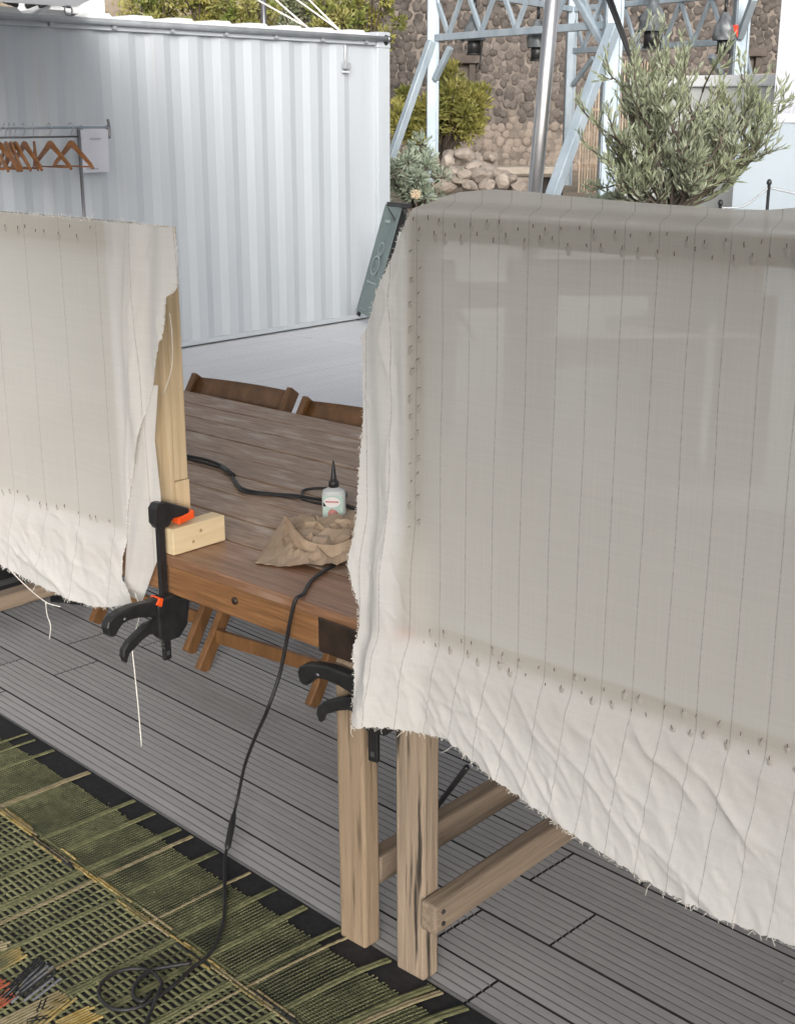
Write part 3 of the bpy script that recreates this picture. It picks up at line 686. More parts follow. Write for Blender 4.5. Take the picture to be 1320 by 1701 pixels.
tme.materials.append(mat('banner_print', (.40,.41,.46), None, rough=.6))
o = link('lettering', tme); d2 = (b-a); d2.z = 0; d2.normalize()
q = atd(1279, 187, 9.8); q2 = a + d2*((q-a).dot(d2)+.03); nn = V(d2.y, -d2.x, 0)
o.location = V(q2.x, q2.y, q.z) + nn*.017; o.rotation_euler = (pi/2, 0, atan2(d2.y, d2.x)); setp(o, bn)
rbx = thing('rope_barrier', atd(1270, 340, 8.8), 'thin black posts with sagging grey rope at the right edge', 'barrier')
pts = []
for (x, y) in ((1196, 340), (1277, 306), (1400, 300)):
    p = atd(x, y, 8.8); pts.append(p); MB().tube([V(p.x,p.y,0), p], .011, 8).build('post', BLACKP, rbx, True)
    MB().lathe([(.014,0),(.018,.01),(.012,.03),(.002,.034)], p, 10).build('finial', BLACKP, rbx, True)
for dz in (-.02, -.17):
    for p, q in zip(pts, pts[1:]):
        MB().tube(cat([p+V(0,0,dz), p.lerp(q,.5)+V(0,0,dz-.05), q+V(0,0,dz)], 8), .007, 6).build('rope', GREYPIPE, rbx, True)

# ------------------------------------------------------------------ A-board
sg = thing('sandwich_board', (-7.5, 8.0, 0), 'sage green sandwich board standing before the container corner', 'sign')
A = [atz(592, 531, 0), atz(614, 543, 0)]
tl, trr, brr, bl = atd(641, 338, 10.35), atd(668, 341, 10.20), atz(612, 545, 0), atz(588, 530, 0)
hd = hypot(bl.x, bl.y)
def sgp(u, v, o=0):                                 # u across, v up, o out
    a = bl.lerp(brr, u); b = tl.lerp(trr, u); nrm = (brr-bl).cross(tl-bl).normalized(); 
    if nrm.dot(C0-bl) < 0: nrm = -nrm
    return a.lerp(b, v) + nrm*o
def panel(name, m_, u0, u1, v0, v1, o0, o1, par=sg):
    p = [sgp(u0,v0,o0),sgp(u1,v0,o0),sgp(u1,v1,o0),sgp(u0,v1,o0),sgp(u0,v0,o1),sgp(u1,v0,o1),sgp(u1,v1,o1),sgp(u0,v1,o1)]
    return MB().hexa(p).build(name, m_, par, fix=True)
bdp = panel('board', SIGNG, .03, .97, .09, 1, -.008, .008)
for u in (.0, .92): panel('leg', BLACKP, u, u+.08, 0, 1 if u else .12, -.035, -.009)
panel('print', SIGNW, .30, .62, .86, .885, .0085, .0095, bdp); panel('print', SIGNW, .20, .80, .362, .378, .0085, .0095, bdp)
panel('print', SIGNW, .22, .60, .125, .132, .0085, .0095, bdp)
for (cu, cv, ru, rv) in ((.50,.655,.17,.055),(.42,.515,.24,.085),(.43,.515,.10,.045),(.5,.60,.07,.03)):
    m = MB(); n_ = 24; vs = []
    for k in range(n_):
        a = 2*pi*k/n_
        for f in (1, .80): vs.append(sgp(cu+ru*f*cos(a), cv+rv*f*sin(a), .009))
    m.add(vs, [(2*k, 2*((k+1)%n_), 2*((k+1)%n_)+1, 2*k+1) for k in range(n_)]).build('emblem', SIGNW, bdp)
bk2 = V(.48, .30, 0)
p = [sgp(.05,1,-.02), sgp(.97,1,-.02)]
for q in p: MB().bar(q+V(0,0,-.02), V(q.x+bk2.x, q.y+bk2.y, 0), .03, .03).build('leg', BLACKP, sg)
MB().bar(p[0], p[1]+(p[1]-p[0])*.3, .05, .03).build('hinge_bar', BLACKP, sg)
q0, q1 = p[0].lerp(V(p[0].x+bk2.x,p[0].y+bk2.y,0), .15), p[1].lerp(V(p[1].x+bk2.x,p[1].y+bk2.y,0), .85)
MB().hexa([p[0]+V(0,0,-.04)+bk2*.03, p[1]+V(0,0,-.04)+bk2*.03, p[1]+bk2*.85+V(0,0,-p[1].z*.85), p[0]+bk2*.85+V(0,0,-p[0].z*.85)] + [x+V(.01,.01,0) for x in (p[0]+V(0,0,-.04)+bk2*.03, p[1]+V(0,0,-.04)+bk2*.03, p[1]+bk2*.85+V(0,0,-p[1].z*.85), p[0]+bk2*.85+V(0,0,-p[0].z*.85))]).build('rear_board', BLACKP, sg, fix=True)

# ------------------------------------------------------------------ clothes rail, hangers, notice
rl = thing('clothes_rail', (-7.3, 4.6, 0), 'thin metal clothes rail standing before the container', 'clothes rail')
RX, RZ = -7.3, 1.62
MB().tube([(RX, 3.6, RZ), (RX, 5.345, RZ)], .008, 8).build('rail', GALV, rl, True)
MB().tube([(RX, 3.9, RZ-.055), (RX, 5.11, RZ-.055)], .006, 8).build('rail', DARKSTEEL, rl, True)
for y in (3.7, 5.115):
    MB().tube([(RX, y, RZ-.01), (RX, y, .05)], .011, 10).build('upright', DARKSTEEL, rl, True)
    MB().tube([(RX-.25, y, .03), (RX+.25, y, .03)], .013, 10).build('foot', DARKSTEEL, rl, True)
MB().tube(cat([(RX, 5.345, RZ+.05), (RX, 5.352, RZ), (RX, 5.35, RZ-.07)], 5), .009, 8).build('end_hook', DARKSTEEL, rl, True)
def hanger_mesh():
    pts = [(-.215,-.155),(-.19,-.125),(-.12,-.075),(-.06,-.03),(-.025,0),(0,.008),(.025,0),(.06,-.03),(.12,-.075),(.19,-.125),(.215,-.155),(.205,-.165),(.185,-.148),(.12,-.105),(.05,-.062),(.018,-.042),(0,-.038),(-.018,-.042),(-.05,-.062),(-.12,-.105),(-.185,-.148),(-.205,-.165)]
    return MB().prism(pts, (0,0,0), (1,0,0), (0,0,1), .012)
hm = hanger_mesh().mesh('hanger_body', HANGW)
hk = MB().tube(cat([(0,0,0),(0,0,.045),(.022,0,.075),(.018,0,.105),(-.004,0,.112),(-.022,0,.098)], 5), .0022, 6).mesh('hook', STEEL, True)
hb = MB().tube([(-.175,0,-.150),(.175,0,-.150)], .005, 8).mesh('trouser_bar', HANGW, True)
HL = ['wooden coat hanger nearest the rail upright, before the notice', 'wooden coat hanger second from the rail upright', 'pale wooden coat hanger third from the rail upright, turned edge on', 'wooden coat hanger at the right end of the crowded bunch', 'wooden coat hanger second from the right in the crowded bunch', 'dark wooden coat hanger third from the right in the crowded bunch', 'wooden coat hanger fourth from the right in the crowded bunch', 'wooden coat hanger fifth from the right in the crowded bunch', 'leftmost wooden coat hanger in view on the rail']
H = [(atx(x, 215, -7.3).y, a, l) for (x, a), l in zip(((117,2),(82,0),(55,-30),(39,-10),(24,-14),(16,-16),(8,-14),(-3,2),(-16,-10)), HL)]
for y, ang, lb in H:
    t = thing('coat_hanger', (RX, y, RZ-.085), lb, 'coat hanger', 'wooden coat hangers on the rail')
    a = radians(ang)
    for nm, me in (('hanger_body', hm), ('hook', hk), ('trouser_bar', hb)):
        o = link(nm, me); o.location = t.location; o.rotation_euler = (0, 0, a + random.uniform(-.06,.06)); setp(o, t)
np_ = thing('notice', (-7.75, 5.5, 1.4), 'white paper notice fixed with dark magnets on the container', 'notice')
ya, yb = atx(135, 240, -7.752).y, atx(180, 240, -7.752).y; za, zb2 = atx(155, 286, -7.752).z, atx(155, 208, -7.752).z
MB().grid(lambda u, v: V(-7.752+.004*sin(u*5+v*2), lerp(ya,yb,u), lerp(za,zb2,v)), 8, 10).build('paper', SHEET, np_, True)
for u in (.02, .96): MB().tube([(-7.750, lerp(ya,yb,u), zb2-.012), (-7.735, lerp(ya,yb,u), zb2-.012)], .012, 10).build('magnet', BLACKP, np_, True)
for (v, u0, u1) in ((.72,.30,.72),(.08,.12,.55)):
    MB().box((-7.7460, lerp(ya,yb,u0), lerp(za,zb2,v)-.004), (-7.7455, lerp(ya,yb,u1), lerp(za,zb2,v)+.004)).build('print_line', INK, np_)

# ------------------------------------------------------------------ tables
TY0, TY1, TH = 1.744, 2.965, .75
def table(name, x0, x1, label, wl_, seed, planks=9):
    rnd = random.Random(seed); t = thing(name, ((x0+x1)/2, 2.35, 0), label, 'table')
    # front plank (stained) then weathered planks
    y = TY0
    MB().box((x0, y, TH-.024), (x1, y+.165, TH)).build('plank', FRONTTOP, t, bevel=.004)
    y += .168; pw = (TY1 - y)/ (planks-1)
    for i in range(planks-1):
        MB().box((x0 + rnd.uniform(-.004,.004), y+.0040, TH-.024+rnd.uniform(-.001,.001)), (x1 + rnd.uniform(-.004,.004), y+pw-.0040, TH+rnd.uniform(-.0015,.0012))).build('plank', TOPWOOD, t, bevel=.002)
        y += pw
    MB().box((x0+.06, TY0+.006, TH-.094), (x1-.135, TY0+.034, TH-.0245)).build('apron', BROWNWOOD, t, bevel=.003)
    MB().box((x1-.134, TY0+.004, TH-.100), (x1-.004, TY0+.05, TH-.0245)).build('apron_end_block', DARKWOOD, t, bevel=.004)
    MB().box((x0+.06, TY1-.034, TH-.094), (x1-.06, TY1-.006, TH-.0245)).build('apron', BROWNWOOD, t, bevel=.003)
    for x in (x0+.01, x1-.04): MB().box((x, TY0+.052, TH-.094), (x+.03, TY1-.036, TH-.0245)).build('apron', BROWNWOOD, t, bevel=.003)
    for sx in (0, 1):
        X = x1-.082 if sx else x0+.004
        for yy in (TY0+.003, TY1-.065):
            m = MB(); z1 = TH-.101 if yy < 2 else TH-.095; jx = rnd.uniform(-.01,.01)
            m.hexa([(X,yy,0.001),(X+.075,yy,0.001),(X+.075,yy+.048,0.001),(X,yy+.048,0.001),(X+jx,yy,z1),(X+.075+jx,yy,z1),(X+.075+jx,yy+.048,z1),(X+jx,yy+.048,z1)])
            m.build('leg', wl_, t, bevel=.006)
    return t
tA = table('table', -3.70, -1.652, 'long weathered plank table with glossy brown front edge between the screens', WARMLEG, 1)
tB = table('table', -1.575, .45, 'second plank table behind the right screen, only its stained legs showing', OLDWOOD_Z, 5)
MB().box((-1.706, TY0+.0515, .135), (-1.660, TY1-.066, .20)).build('end_stretcher', OLDWOOD_Y, tA, bevel=.006)
MB().box((-3.66, TY0+.0515, .165), (-3.60, TY1-.066, .215)).build('end_stretcher', OLDWOOD_Y, tA, bevel=.006)
MB().hexa([(-1.4965,TY0-.01,.135),(-1.455,TY0-.01,.135),(-1.455,TY1-.066,.15),(-1.4965,TY1-.066,.15),(-1.4965,TY0-.01,.20),(-1.455,TY0-.01,.20),(-1.455,TY1-.066,.215),(-1.4965,TY1-.066,.215)]).build('end_stretcher', OLDWOOD_Y, tB, bevel=.006)
for zz in (.155, .182): MB().tube([(-1.4545, TY0+.012, zz), (-1.451, TY0+.012, zz)], .0045, 10).build('bolt', BLACKP, tB, True)
q = aty(391, 998, TY0+.006); MB().tube([(q.x, TY0+.008, q.z), (q.x, TY0+.0015, q.z)], .008, 12).build('bolt', DARKWOOD, tA, True)

# ------------------------------------------------------------------ folding chairs behind the table
def chair():
    t = thing('folding_chair', (0,0,0)); W_ = .226
    for s in (-1, 1):
        MB().bar((s*W_, -.26, .004), (s*W_, .30, .79), .024, .048, (0,-.8,.6)).build('back_post', CHAIRWOOD, t, bevel=.004)
        MB().bar((s*(W_-.03), .26, .004), (s*(W_-.03), -.20, .43), .022, .042, (0,.8,.6)).build('rear_leg', CHAIRWOOD, t, bevel=.004)
    def rail(z0, z1, nm):
        def fn(u, v): 
            x = lerp(-W_+.012, W_-.012, u); z = lerp(z0, z1, v); return V(x, -.26+.56*(z/.79) + .018*(1-(2*u-1)**2) + .004, z)
        o = MB().grid(fn, 10, 2).build(nm, CHAIRWOOD, t, True); md = o.modifiers.new('s', 'SOLIDIFY'); md.thickness = .016; md.offset = 0
    rail(.705, .782, 'back_rail'); rail(.60, .64, 'back_rail')
    for i in range(5):
        y = -.19 + i*.072; MB().box((-W_+.02, y, .432), (W_-.02, y+.06, .446)).build('seat_slat', CHAIRWOOD, t, bevel=.003)
    MB().box((-W_+.013, -.2035, .082), (W_-.013, -.185, .128)).build('stretcher', CHAIRWOOD, t, bevel=.003)
    MB().box((-W_+.043, .205, .06), (W_-.043, .22, .10)).build('stretcher', CHAIRWOOD, t, bevel=.003)
    return t
ch = chair(); ch2 = copy_tree(ch); ch3 = copy_tree(ch)
for c_, x, y, a, lb in ((ch, -3.445, 2.765, 6, 'brown wooden folding chair at the table, beside the pine post'), (ch2, -2.85, 2.745, 6, 'brown wooden folding chair at the table, beside the right screen'), (ch3, -1.0, 2.9, -4, 'brown wooden folding chair hidden behind the right screen')):
    c_.location = (x, y, 0); c_.rotation_euler = (0,0,radians(a)); tag(c_, lb, 'chair', 'folding chairs along the far side of the tables')

# ------------------------------------------------------------------ right screen
YF = TY0 - .010                                       # front of the frames
def cloth_obj(name, mm, parent, fn, nu, nv):
    return MB().grid(fn, nu, nv).build(name, mm, parent, True)
rs = thing('canvas_screen', (-1.0, YF, TH), 'large off white cloth screen stapled to a frame, right', 'screen')
FX0, FX1, FZ0, FZ1 = -1.535, .30, .752, 1.548
MB().box((FX0, YF+.001, FZ1-.052), (FX1, YF+.04, FZ1-.010)).build('frame_rail', FRAMEW, rs)
MB().box((FX0, YF+.001, FZ0), (FX1, YF+.04, FZ0+.048)).build('frame_rail', FRAMEW, rs)
for x in (FX0, FX1-.045, -.62): MB().box((x, YF+.001, FZ0+.0485), (x+.045, YF+.04, FZ1-.0505)).build('frame_post', FRAMEW, rs)
def wx(pxs, Y=YF): 
    return [aty(x, y, Y) for x, y in pxs]
LE = wx([(686,346),(664,398),(640,465),(614,540),(604,556),(606,610),(607,700),(603,780),(601,850),(599,930)]) + wx([(596,1010)], YF-.030) + wx([(590,1090)], YF-.045) + wx([(587,1150)], YF-.065) + wx([(584,1207)], YF-.085)
TE = wx([(686,346),(710,330),(745,320),(800,315),(860,319),(900,324),(1000,333),(1100,341),(1200,349),(1260,350),(1320,345)])
BE = wx(Y=YF-.085, pxs=[(584,1207),(620,1212),(660,1226),(720,1242),(780,1290),(840,1330),(930,1385),(1010,1440),(1090,1490),(1200,1540),(1320,1585)])
LEz = sorted([(p.z, p.x) for p in LE]); TEx = [(p.x, p.z) for p in TE] + [(.36, 1.57)]; BEx = [(p.x, p.z) for p in BE] + [(.36, .40)]
XR = .33
def crease(x, z):
    s = 0
    for (x0, z0, x1, z1, wd, am) in CR:
        if x < min(x0,x1)-.03 or x > max(x0,x1)+.03 or z < min(z0,z1)-.03 or z > max(z0,z1)+.03: continue
        dx, dz = x1-x0, z1-z0; L2 = dx*dx+dz*dz; t = max(0, min(1, ((x-x0)*dx+(z-z0)*dz)/L2)); wob = .012*N(t*3+x0*9, z0*7)
        d = ((x-x0)*dz-(z-z0)*dx)/math.sqrt(L2) + wob
        e = abs(d)/(wd*.8) if 0 < t < 1 else 9
        if e < 4: s += am*1.0*math.exp(-e*1.25)*sin(pi*t)**.6*(.75+.5*N(t*5+x0*3, z0*5))
    return s
def pxz(x, y): p = aty(x, y, YF); return p.x, p.z
CR = []
for (x0,y0,x1,y1,wd,am) in ((760,1120,990,1400,.010,.007),(800,1130,1080,1480,.009,.008),(850,1130,1000,1330,.008,.006),(900,1180,1110,1400,.009,.007),(960,1190,1130,1360,.008,.006),(1050,1200,1190,1340,.008,.008),(1110,1210,1320,1450,.009,.007),(780,1180,900,1340,.012,.007),(1020,1290,1280,1540,.012,.007),(1180,1290,1320,1420,.009,.006),(725,1150,800,1260,.010,.005),(690,1100,720,1215,.012,.006),(640,1000,650,1200,.009,.007),(655,650,648,1000,.008,.008),(630,700,640,960,.006,.005),(620,1000,615,1190,.010,.006),(640,440,650,660,.010,.012),(665,410,655,560,.008,.006),(600,1190,690,1120,.008,.004),(1060,1330,1320,1400,.02,.004),(900,1330,1060,1300,.02,-.004)):
    a, b = pxz(x0, y0), pxz(x1, y1); CR.append((a[0], a[1], b[0], b[1], wd, am))
rc_ = random.Random(12)
for k in range(64):                                   # small sharp creases across the loose skirt
    x0 = rc_.uniform(-1.62, -.72); z0 = rc_.uniform(.50, .73) - max(0, x0+1.3)*.12; L_ = rc_.uniform(.04, .17); a = radians(rc_.gauss(-52, 16))
    CR.append((x0, z0, x0+L_*cos(a), z0+L_*sin(a), rc_.uniform(.003,.0065), rc_.choice((-1,1,1))*rc_.uniform(.0016,.0042)))
for k in range(26):                                   # and down the side flap
    x0 = rc_.uniform(-1.66, -1.555); z0 = rc_.uniform(.62, 1.30); L_ = rc_.uniform(.05, .2); a = radians(rc_.gauss(-88, 14))
    CR.append((x0, z0, x0+L_*cos(a), z0+L_*sin(a), rc_.uniform(.003,.006), rc_.choice((-1,1))*rc_.uniform(.0015,.0045)))
def rcloth(u, v):
    zz = lerp(1.57, .40, v)
    # left boundary for this row
    zrow = lerp(LE[0].z, LE[-1].z, v); xl = pl(LEz, zrow) + .0035*N(v*160, 1) + .0025*N(v*420, 5)
    x = lerp(xl, -.68, u/.84) if u < .84 else lerp(-.68, XR, (u-.84)/.16)
    zt = pl(TEx, x); zb = pl(BEx, x) + .004*N(x*70, 2) + .003*N(x*210, 8)
    z = lerp(zt, zb, v)
    inside_l = sstep(FX0-.02, FX0+.015, x); below = sstep(FZ0+.02, FZ0-.03, z)
    y = YF - .0025
    # loose side flap: vertical folds
    fl_ = (1-inside_l)
    y -= fl_*(.006 + .0045*sin((x-FX0)*90 + 2.2*N(z*2.0, 4) + .6*sin(z*5)) + .007*N(x*14, z*2.2))
    y -= sstep(-1.46, -1.54, x)*sstep(1.0, .87, z)*.025
    # lower skirt: hangs a little forward, creased
    hang = max(0, FZ0 - z)
    y -= below*(.006 + .27*hang*(.85 + .3*N(x*2.0, 9)) + .005*N(x*6+z*3, z*6, 1) + .0030*(1-2*abs(N(x*13+z*7, z*11, 3))) + .0016*(1-2*abs(N(x*31+z*20, z*27, 5))))
    y -= crease(x, z)
    # fold back over the top rail
    tp_ = sstep(FZ1-.004, FZ1+.012, z); y += tp_*.030 + tp_*.012*N(x*5, 2)
    y -= .0012*N(x*7, z*5, 7) * inside_l*(1-below)
    if x < FX0 and z > 1.25: y += .01*(z-1.25)
    return V(x, y, z)
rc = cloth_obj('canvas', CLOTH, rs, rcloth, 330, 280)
# staples
stm = MB()
stm.bar((0,0,.0033), (0,0,-.0033), .0011, .0011); stm.bar((0,.0015,.0033), (0,-.0002,.0033), .0011, .0011, (0,0,1)); stm.bar((0,.0015,-.0033), (0,-.0002,-.0033), .0011, .0011, (0,0,1))
stm_ = stm.mesh('staple', mat('rusty_staple', (.14,.085,.065), (.26,.17,.14), (300,300,300), .5, metal=.3))
pkm = MB()                                            # small pucker pulled up at each staple
pkm.grid(lambda u, v: V(.006*(u-.5)*2*(1-.5*v), -.0022*sin(pi*u)*(1-v)*1.0, -.012*v), 4, 3)
pk_ = pkm.mesh('pucker', mat('pulled_cloth', (.60,.575,.535), (.66,.635,.59), (90,90,90), .9, trans=.4), True)
def staple(parent, x, z, a, y=YF-.0046):
    o = link('staple', stm_); o.location = (x, y-.0012, z); o.rotation_euler = (0, a, 0); o.scale = (.85,1,random.uniform(.6,1.0)); setp(o, parent)
    if random.random() < .6:
        q = link('pucker', pk_); q.location = (x, y+.001, z-.002); q.rotation_euler = (0, a*.5, 0); q.scale = (1, random.uniform(.8,1.6), random.uniform(.7,1.3)); setp(q, parent)
for k in range(25):
    x = FX0 + .02 + k*.031 + random.uniform(-.006,.006)
    staple(rs, x, FZ1-.020 + random.uniform(-.006,.006), random.uniform(-.25,.25))
    if k % 1 == 0: staple(rs, x+.014, FZ1-.040 + random.uniform(-.005,.006), random.uniform(-.3,.3))
for k in range(17):
    z = 1.47 - k*.041 + random.uniform(-.006,.006)
    staple(rs, FX0+.016+random.uniform(-.004,.004), z, random.uniform(.6,1.4)); staple(rs, FX0+.034+random.uniform(-.003,.003), z+.018, random.uniform(.6,1.3))
for k in range(22):
    x = FX0 + .03 + k*.035 + random.uniform(-.008,.008)
    staple(rs, x, FZ0+.036+random.uniform(-.005,.005), random.uniform(-.4,.4)); staple(rs, x+.017, FZ0+.012+random.uniform(-.006,.006), random.uniform(-.4,.4), YF-.0075)
# frayed threads on the torn edges
def fray(name, parent, pts, n, lmin, lmax, ydir=-.3):
    m = MB()
    for k in range(n):
        i = random.randrange(len(pts)-1); p = pts[i].lerp(pts[i+1], random.random()) + V(0, -.003, 0)
        d = (pts[i+1]-pts[i]).normalized(); out = V(d.z, 0, -d.x)
        L_ = random.uniform(lmin, lmax)*(1 if random.random() < .93 else 3)
        q = p + out*(-L_ if name == 'fray_r' else L_)*random.uniform(.2,1) + rvec()*L_*1.1
        m.tube([p - (q-p)*.3, p.lerp(q,.5)+rvec()*L_*.2, q], .00045, 4, False)
    o = m.build('frayed_edge', STRINGM, parent); tag(o, kind='stuff')
edge = [rcloth(k/200, 1) for k in range(201)]; fray('fray_b', rs, edge, 260, .001, .006)
edge = [rcloth(0, k/120) for k in range(121)]; fray('fray_r', rs, edge, 190, .001, .005)

# ------------------------------------------------------------------ left screen
ls = thing('canvas_screen', (-2.9, YF, TH), 'smaller off white cloth screen with pine end post, left', 'screen')
LX0, LX1 = -4.1, -2.335
MB().box((LX0, YF+.001, 1.425), (LX1, YF+.04, 1.478)).build('frame_rail', FRAMEW, ls)
MB().box((LX0, YF+.001, .765), (LX1, YF+.04, .805)).build('frame_rail', FRAMEW, ls)
MB().box((LX1+.0005, YF+.016, TH+.001), (LX1+.0475, YF+.064, 1.472)).build('frame_post', PINE, ls, bevel=.002)
MB().box((LX1+.0005, YF+.0655, .906), (LX1+.0455, YF+.104, 1.468)).build('frame_post', PINE, ls, bevel=.002)
MB().box((LX1+.0005, YF+.0655, TH+.001), (LX1+.0480, YF+.105, .9045)).build('packing_strip', PINE, ls, bevel=.001)
MB().box((LX0, YF+.001, .8055), (LX0+.045, YF+.04, 1.4245)).build('frame_post', PINE, ls)
RE2 = wx([(296,376),(299,420),(300,478),(286,492),(283,545),(268,610),(256,650),(243,700),(228,770),(215,830),(213,880),(216,940)]) + wx([(222,1003)], YF-.045)
TE2 = [(aty(x,y,YF).x, aty(x,y,YF).z) for x, y in ((-400,330),(0,352),(60,356),(110,360),(160,366),(230,370),(296,376))]
BE2 = [(aty(x,y,YF-.045).x, aty(x,y,YF-.045).z) for x, y in ((-400,800),(-60,905),(0,941),(60,970),(110,992),(150,1008),(180,1010),(222,1003))]
RE2z = sorted([(p.z, p.x) for p in RE2])
CR2 = []
for (x0,y0,x1,y1,wd,am) in ((218,390,214,840,.007,.010),(262,390,236,480,.010,.008),(250,440,222,700,.012,.009),(240,420,225,560,.006,.006),(0,880,120,960,.012,.008),(20,870,140,985,.010,.008),(80,850,120,870,.006,.004),(60,900,160,1000,.012,.007),(140,950,200,1000,.01,.006),(185,890,212,900,.01,.005),(100,900,190,960,.014,.005),(270,520,280,590,.005,.006)):
    a, b = pxz(x0, y0), pxz(x1, y1); CR2.append((a[0], a[1], b[0], b[1], wd, am))
for k in range(36):
    x0 = rc_.uniform(-2.95, -2.40); z0 = rc_.uniform(.58, .77); L_ = rc_.uniform(.03, .13); a = radians(rc_.gauss(-45, 18))
    CR2.append((x0, z0, x0+L_*cos(a), z0+L_*sin(a), rc_.uniform(.003,.006), rc_.choice((-1,1,1))*rc_.uniform(.0015,.004)))
def lcloth(u, v):
    global CR
    zrow = lerp(RE2[0].z, RE2[-1].z, v); xr = pl(RE2z, zrow) + .003*N(v*150, 11) + .0022*N(v*400, 15)
    x = lerp(-3.7, xr, u); zt = pl(TE2, x) + .004*N(x*60, 21) + .003*N(x*170, 22); zb = pl(BE2, x) + .003*N(x*70, 12) + .002*N(x*200, 13)
    z = lerp(zt, zb, v); y = YF - .0025
    past = sstep(LX1-.06, LX1-.01, x); below = sstep(.785, .73, z); hang = max(0, .765-z)
    y -= past*(.010 + .007*sin((x-LX1)*60 + 3*N(z*2.3, 30)) + .008*N(x*12, z*2.6, 3))
    y -= below*(.004 + .22*hang*(.85+.3*N(x*2, 19)) + .005*N(x*6+z*3, z*6, 11) + .0030*(1-2*abs(N(x*13+z*7, z*11, 13))) + .0016*(1-2*abs(N(x*31+z*20, z*27, 15))))
    k = CR; CR = CR2; y -= crease(x, z); CR = k
    if x > LX1-.04: y = min(y, YF-.007*past)
    return V(x, y, z)
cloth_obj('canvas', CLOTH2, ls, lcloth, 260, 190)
# second layer of cloth showing behind the folded flap
def lunder(u, v):
    pa = aty(lerp(222, 205, v), lerp(640, 985, v), YF-.003); pb = aty(pl([(0,262),(.25,256),(.5,266),(.75,268),(1,236)], v), lerp(640, 1002, v), YF-.002)
    p = pa.lerp(pb, u); p.y += .006*sin(u*7+v*3)*.5 + .003*N(u*4, v*6, 40); p.y = min(p.y, YF-.0008); return p
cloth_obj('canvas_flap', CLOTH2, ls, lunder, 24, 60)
for k in range(20):
    x = LX0 + .95 + k*.041 + random.uniform(-.01,.01)
    if x < LX1-.08: staple(ls, x, .795+random.uniform(-.012,.004), random.uniform(-.5,.5), YF-.005)
    if x < LX1-.10: staple(ls, x, 1.455+random.uniform(-.014,.01), random.uniform(-.4,.4), YF-.004)
fray('fray_b', ls, [lcloth(k/200, 1) for k in range(201)], 220, .002, .005)
fray('fray_r', ls, [lcloth(k/200, 0) for k in range(201)], 420, .002, .005)
fray('fray_b', ls, [lcloth(1, k/100) for k in range(101)][::-1], 220, .002, .005)
P = [aty(x, y, YF-.018) for x, y in ((282,520),(286,560),(285,610),(272,655))]
MB().tube(cat(P, 6), .0008, 5).build('loose_thread', STRINGM, ls, True)

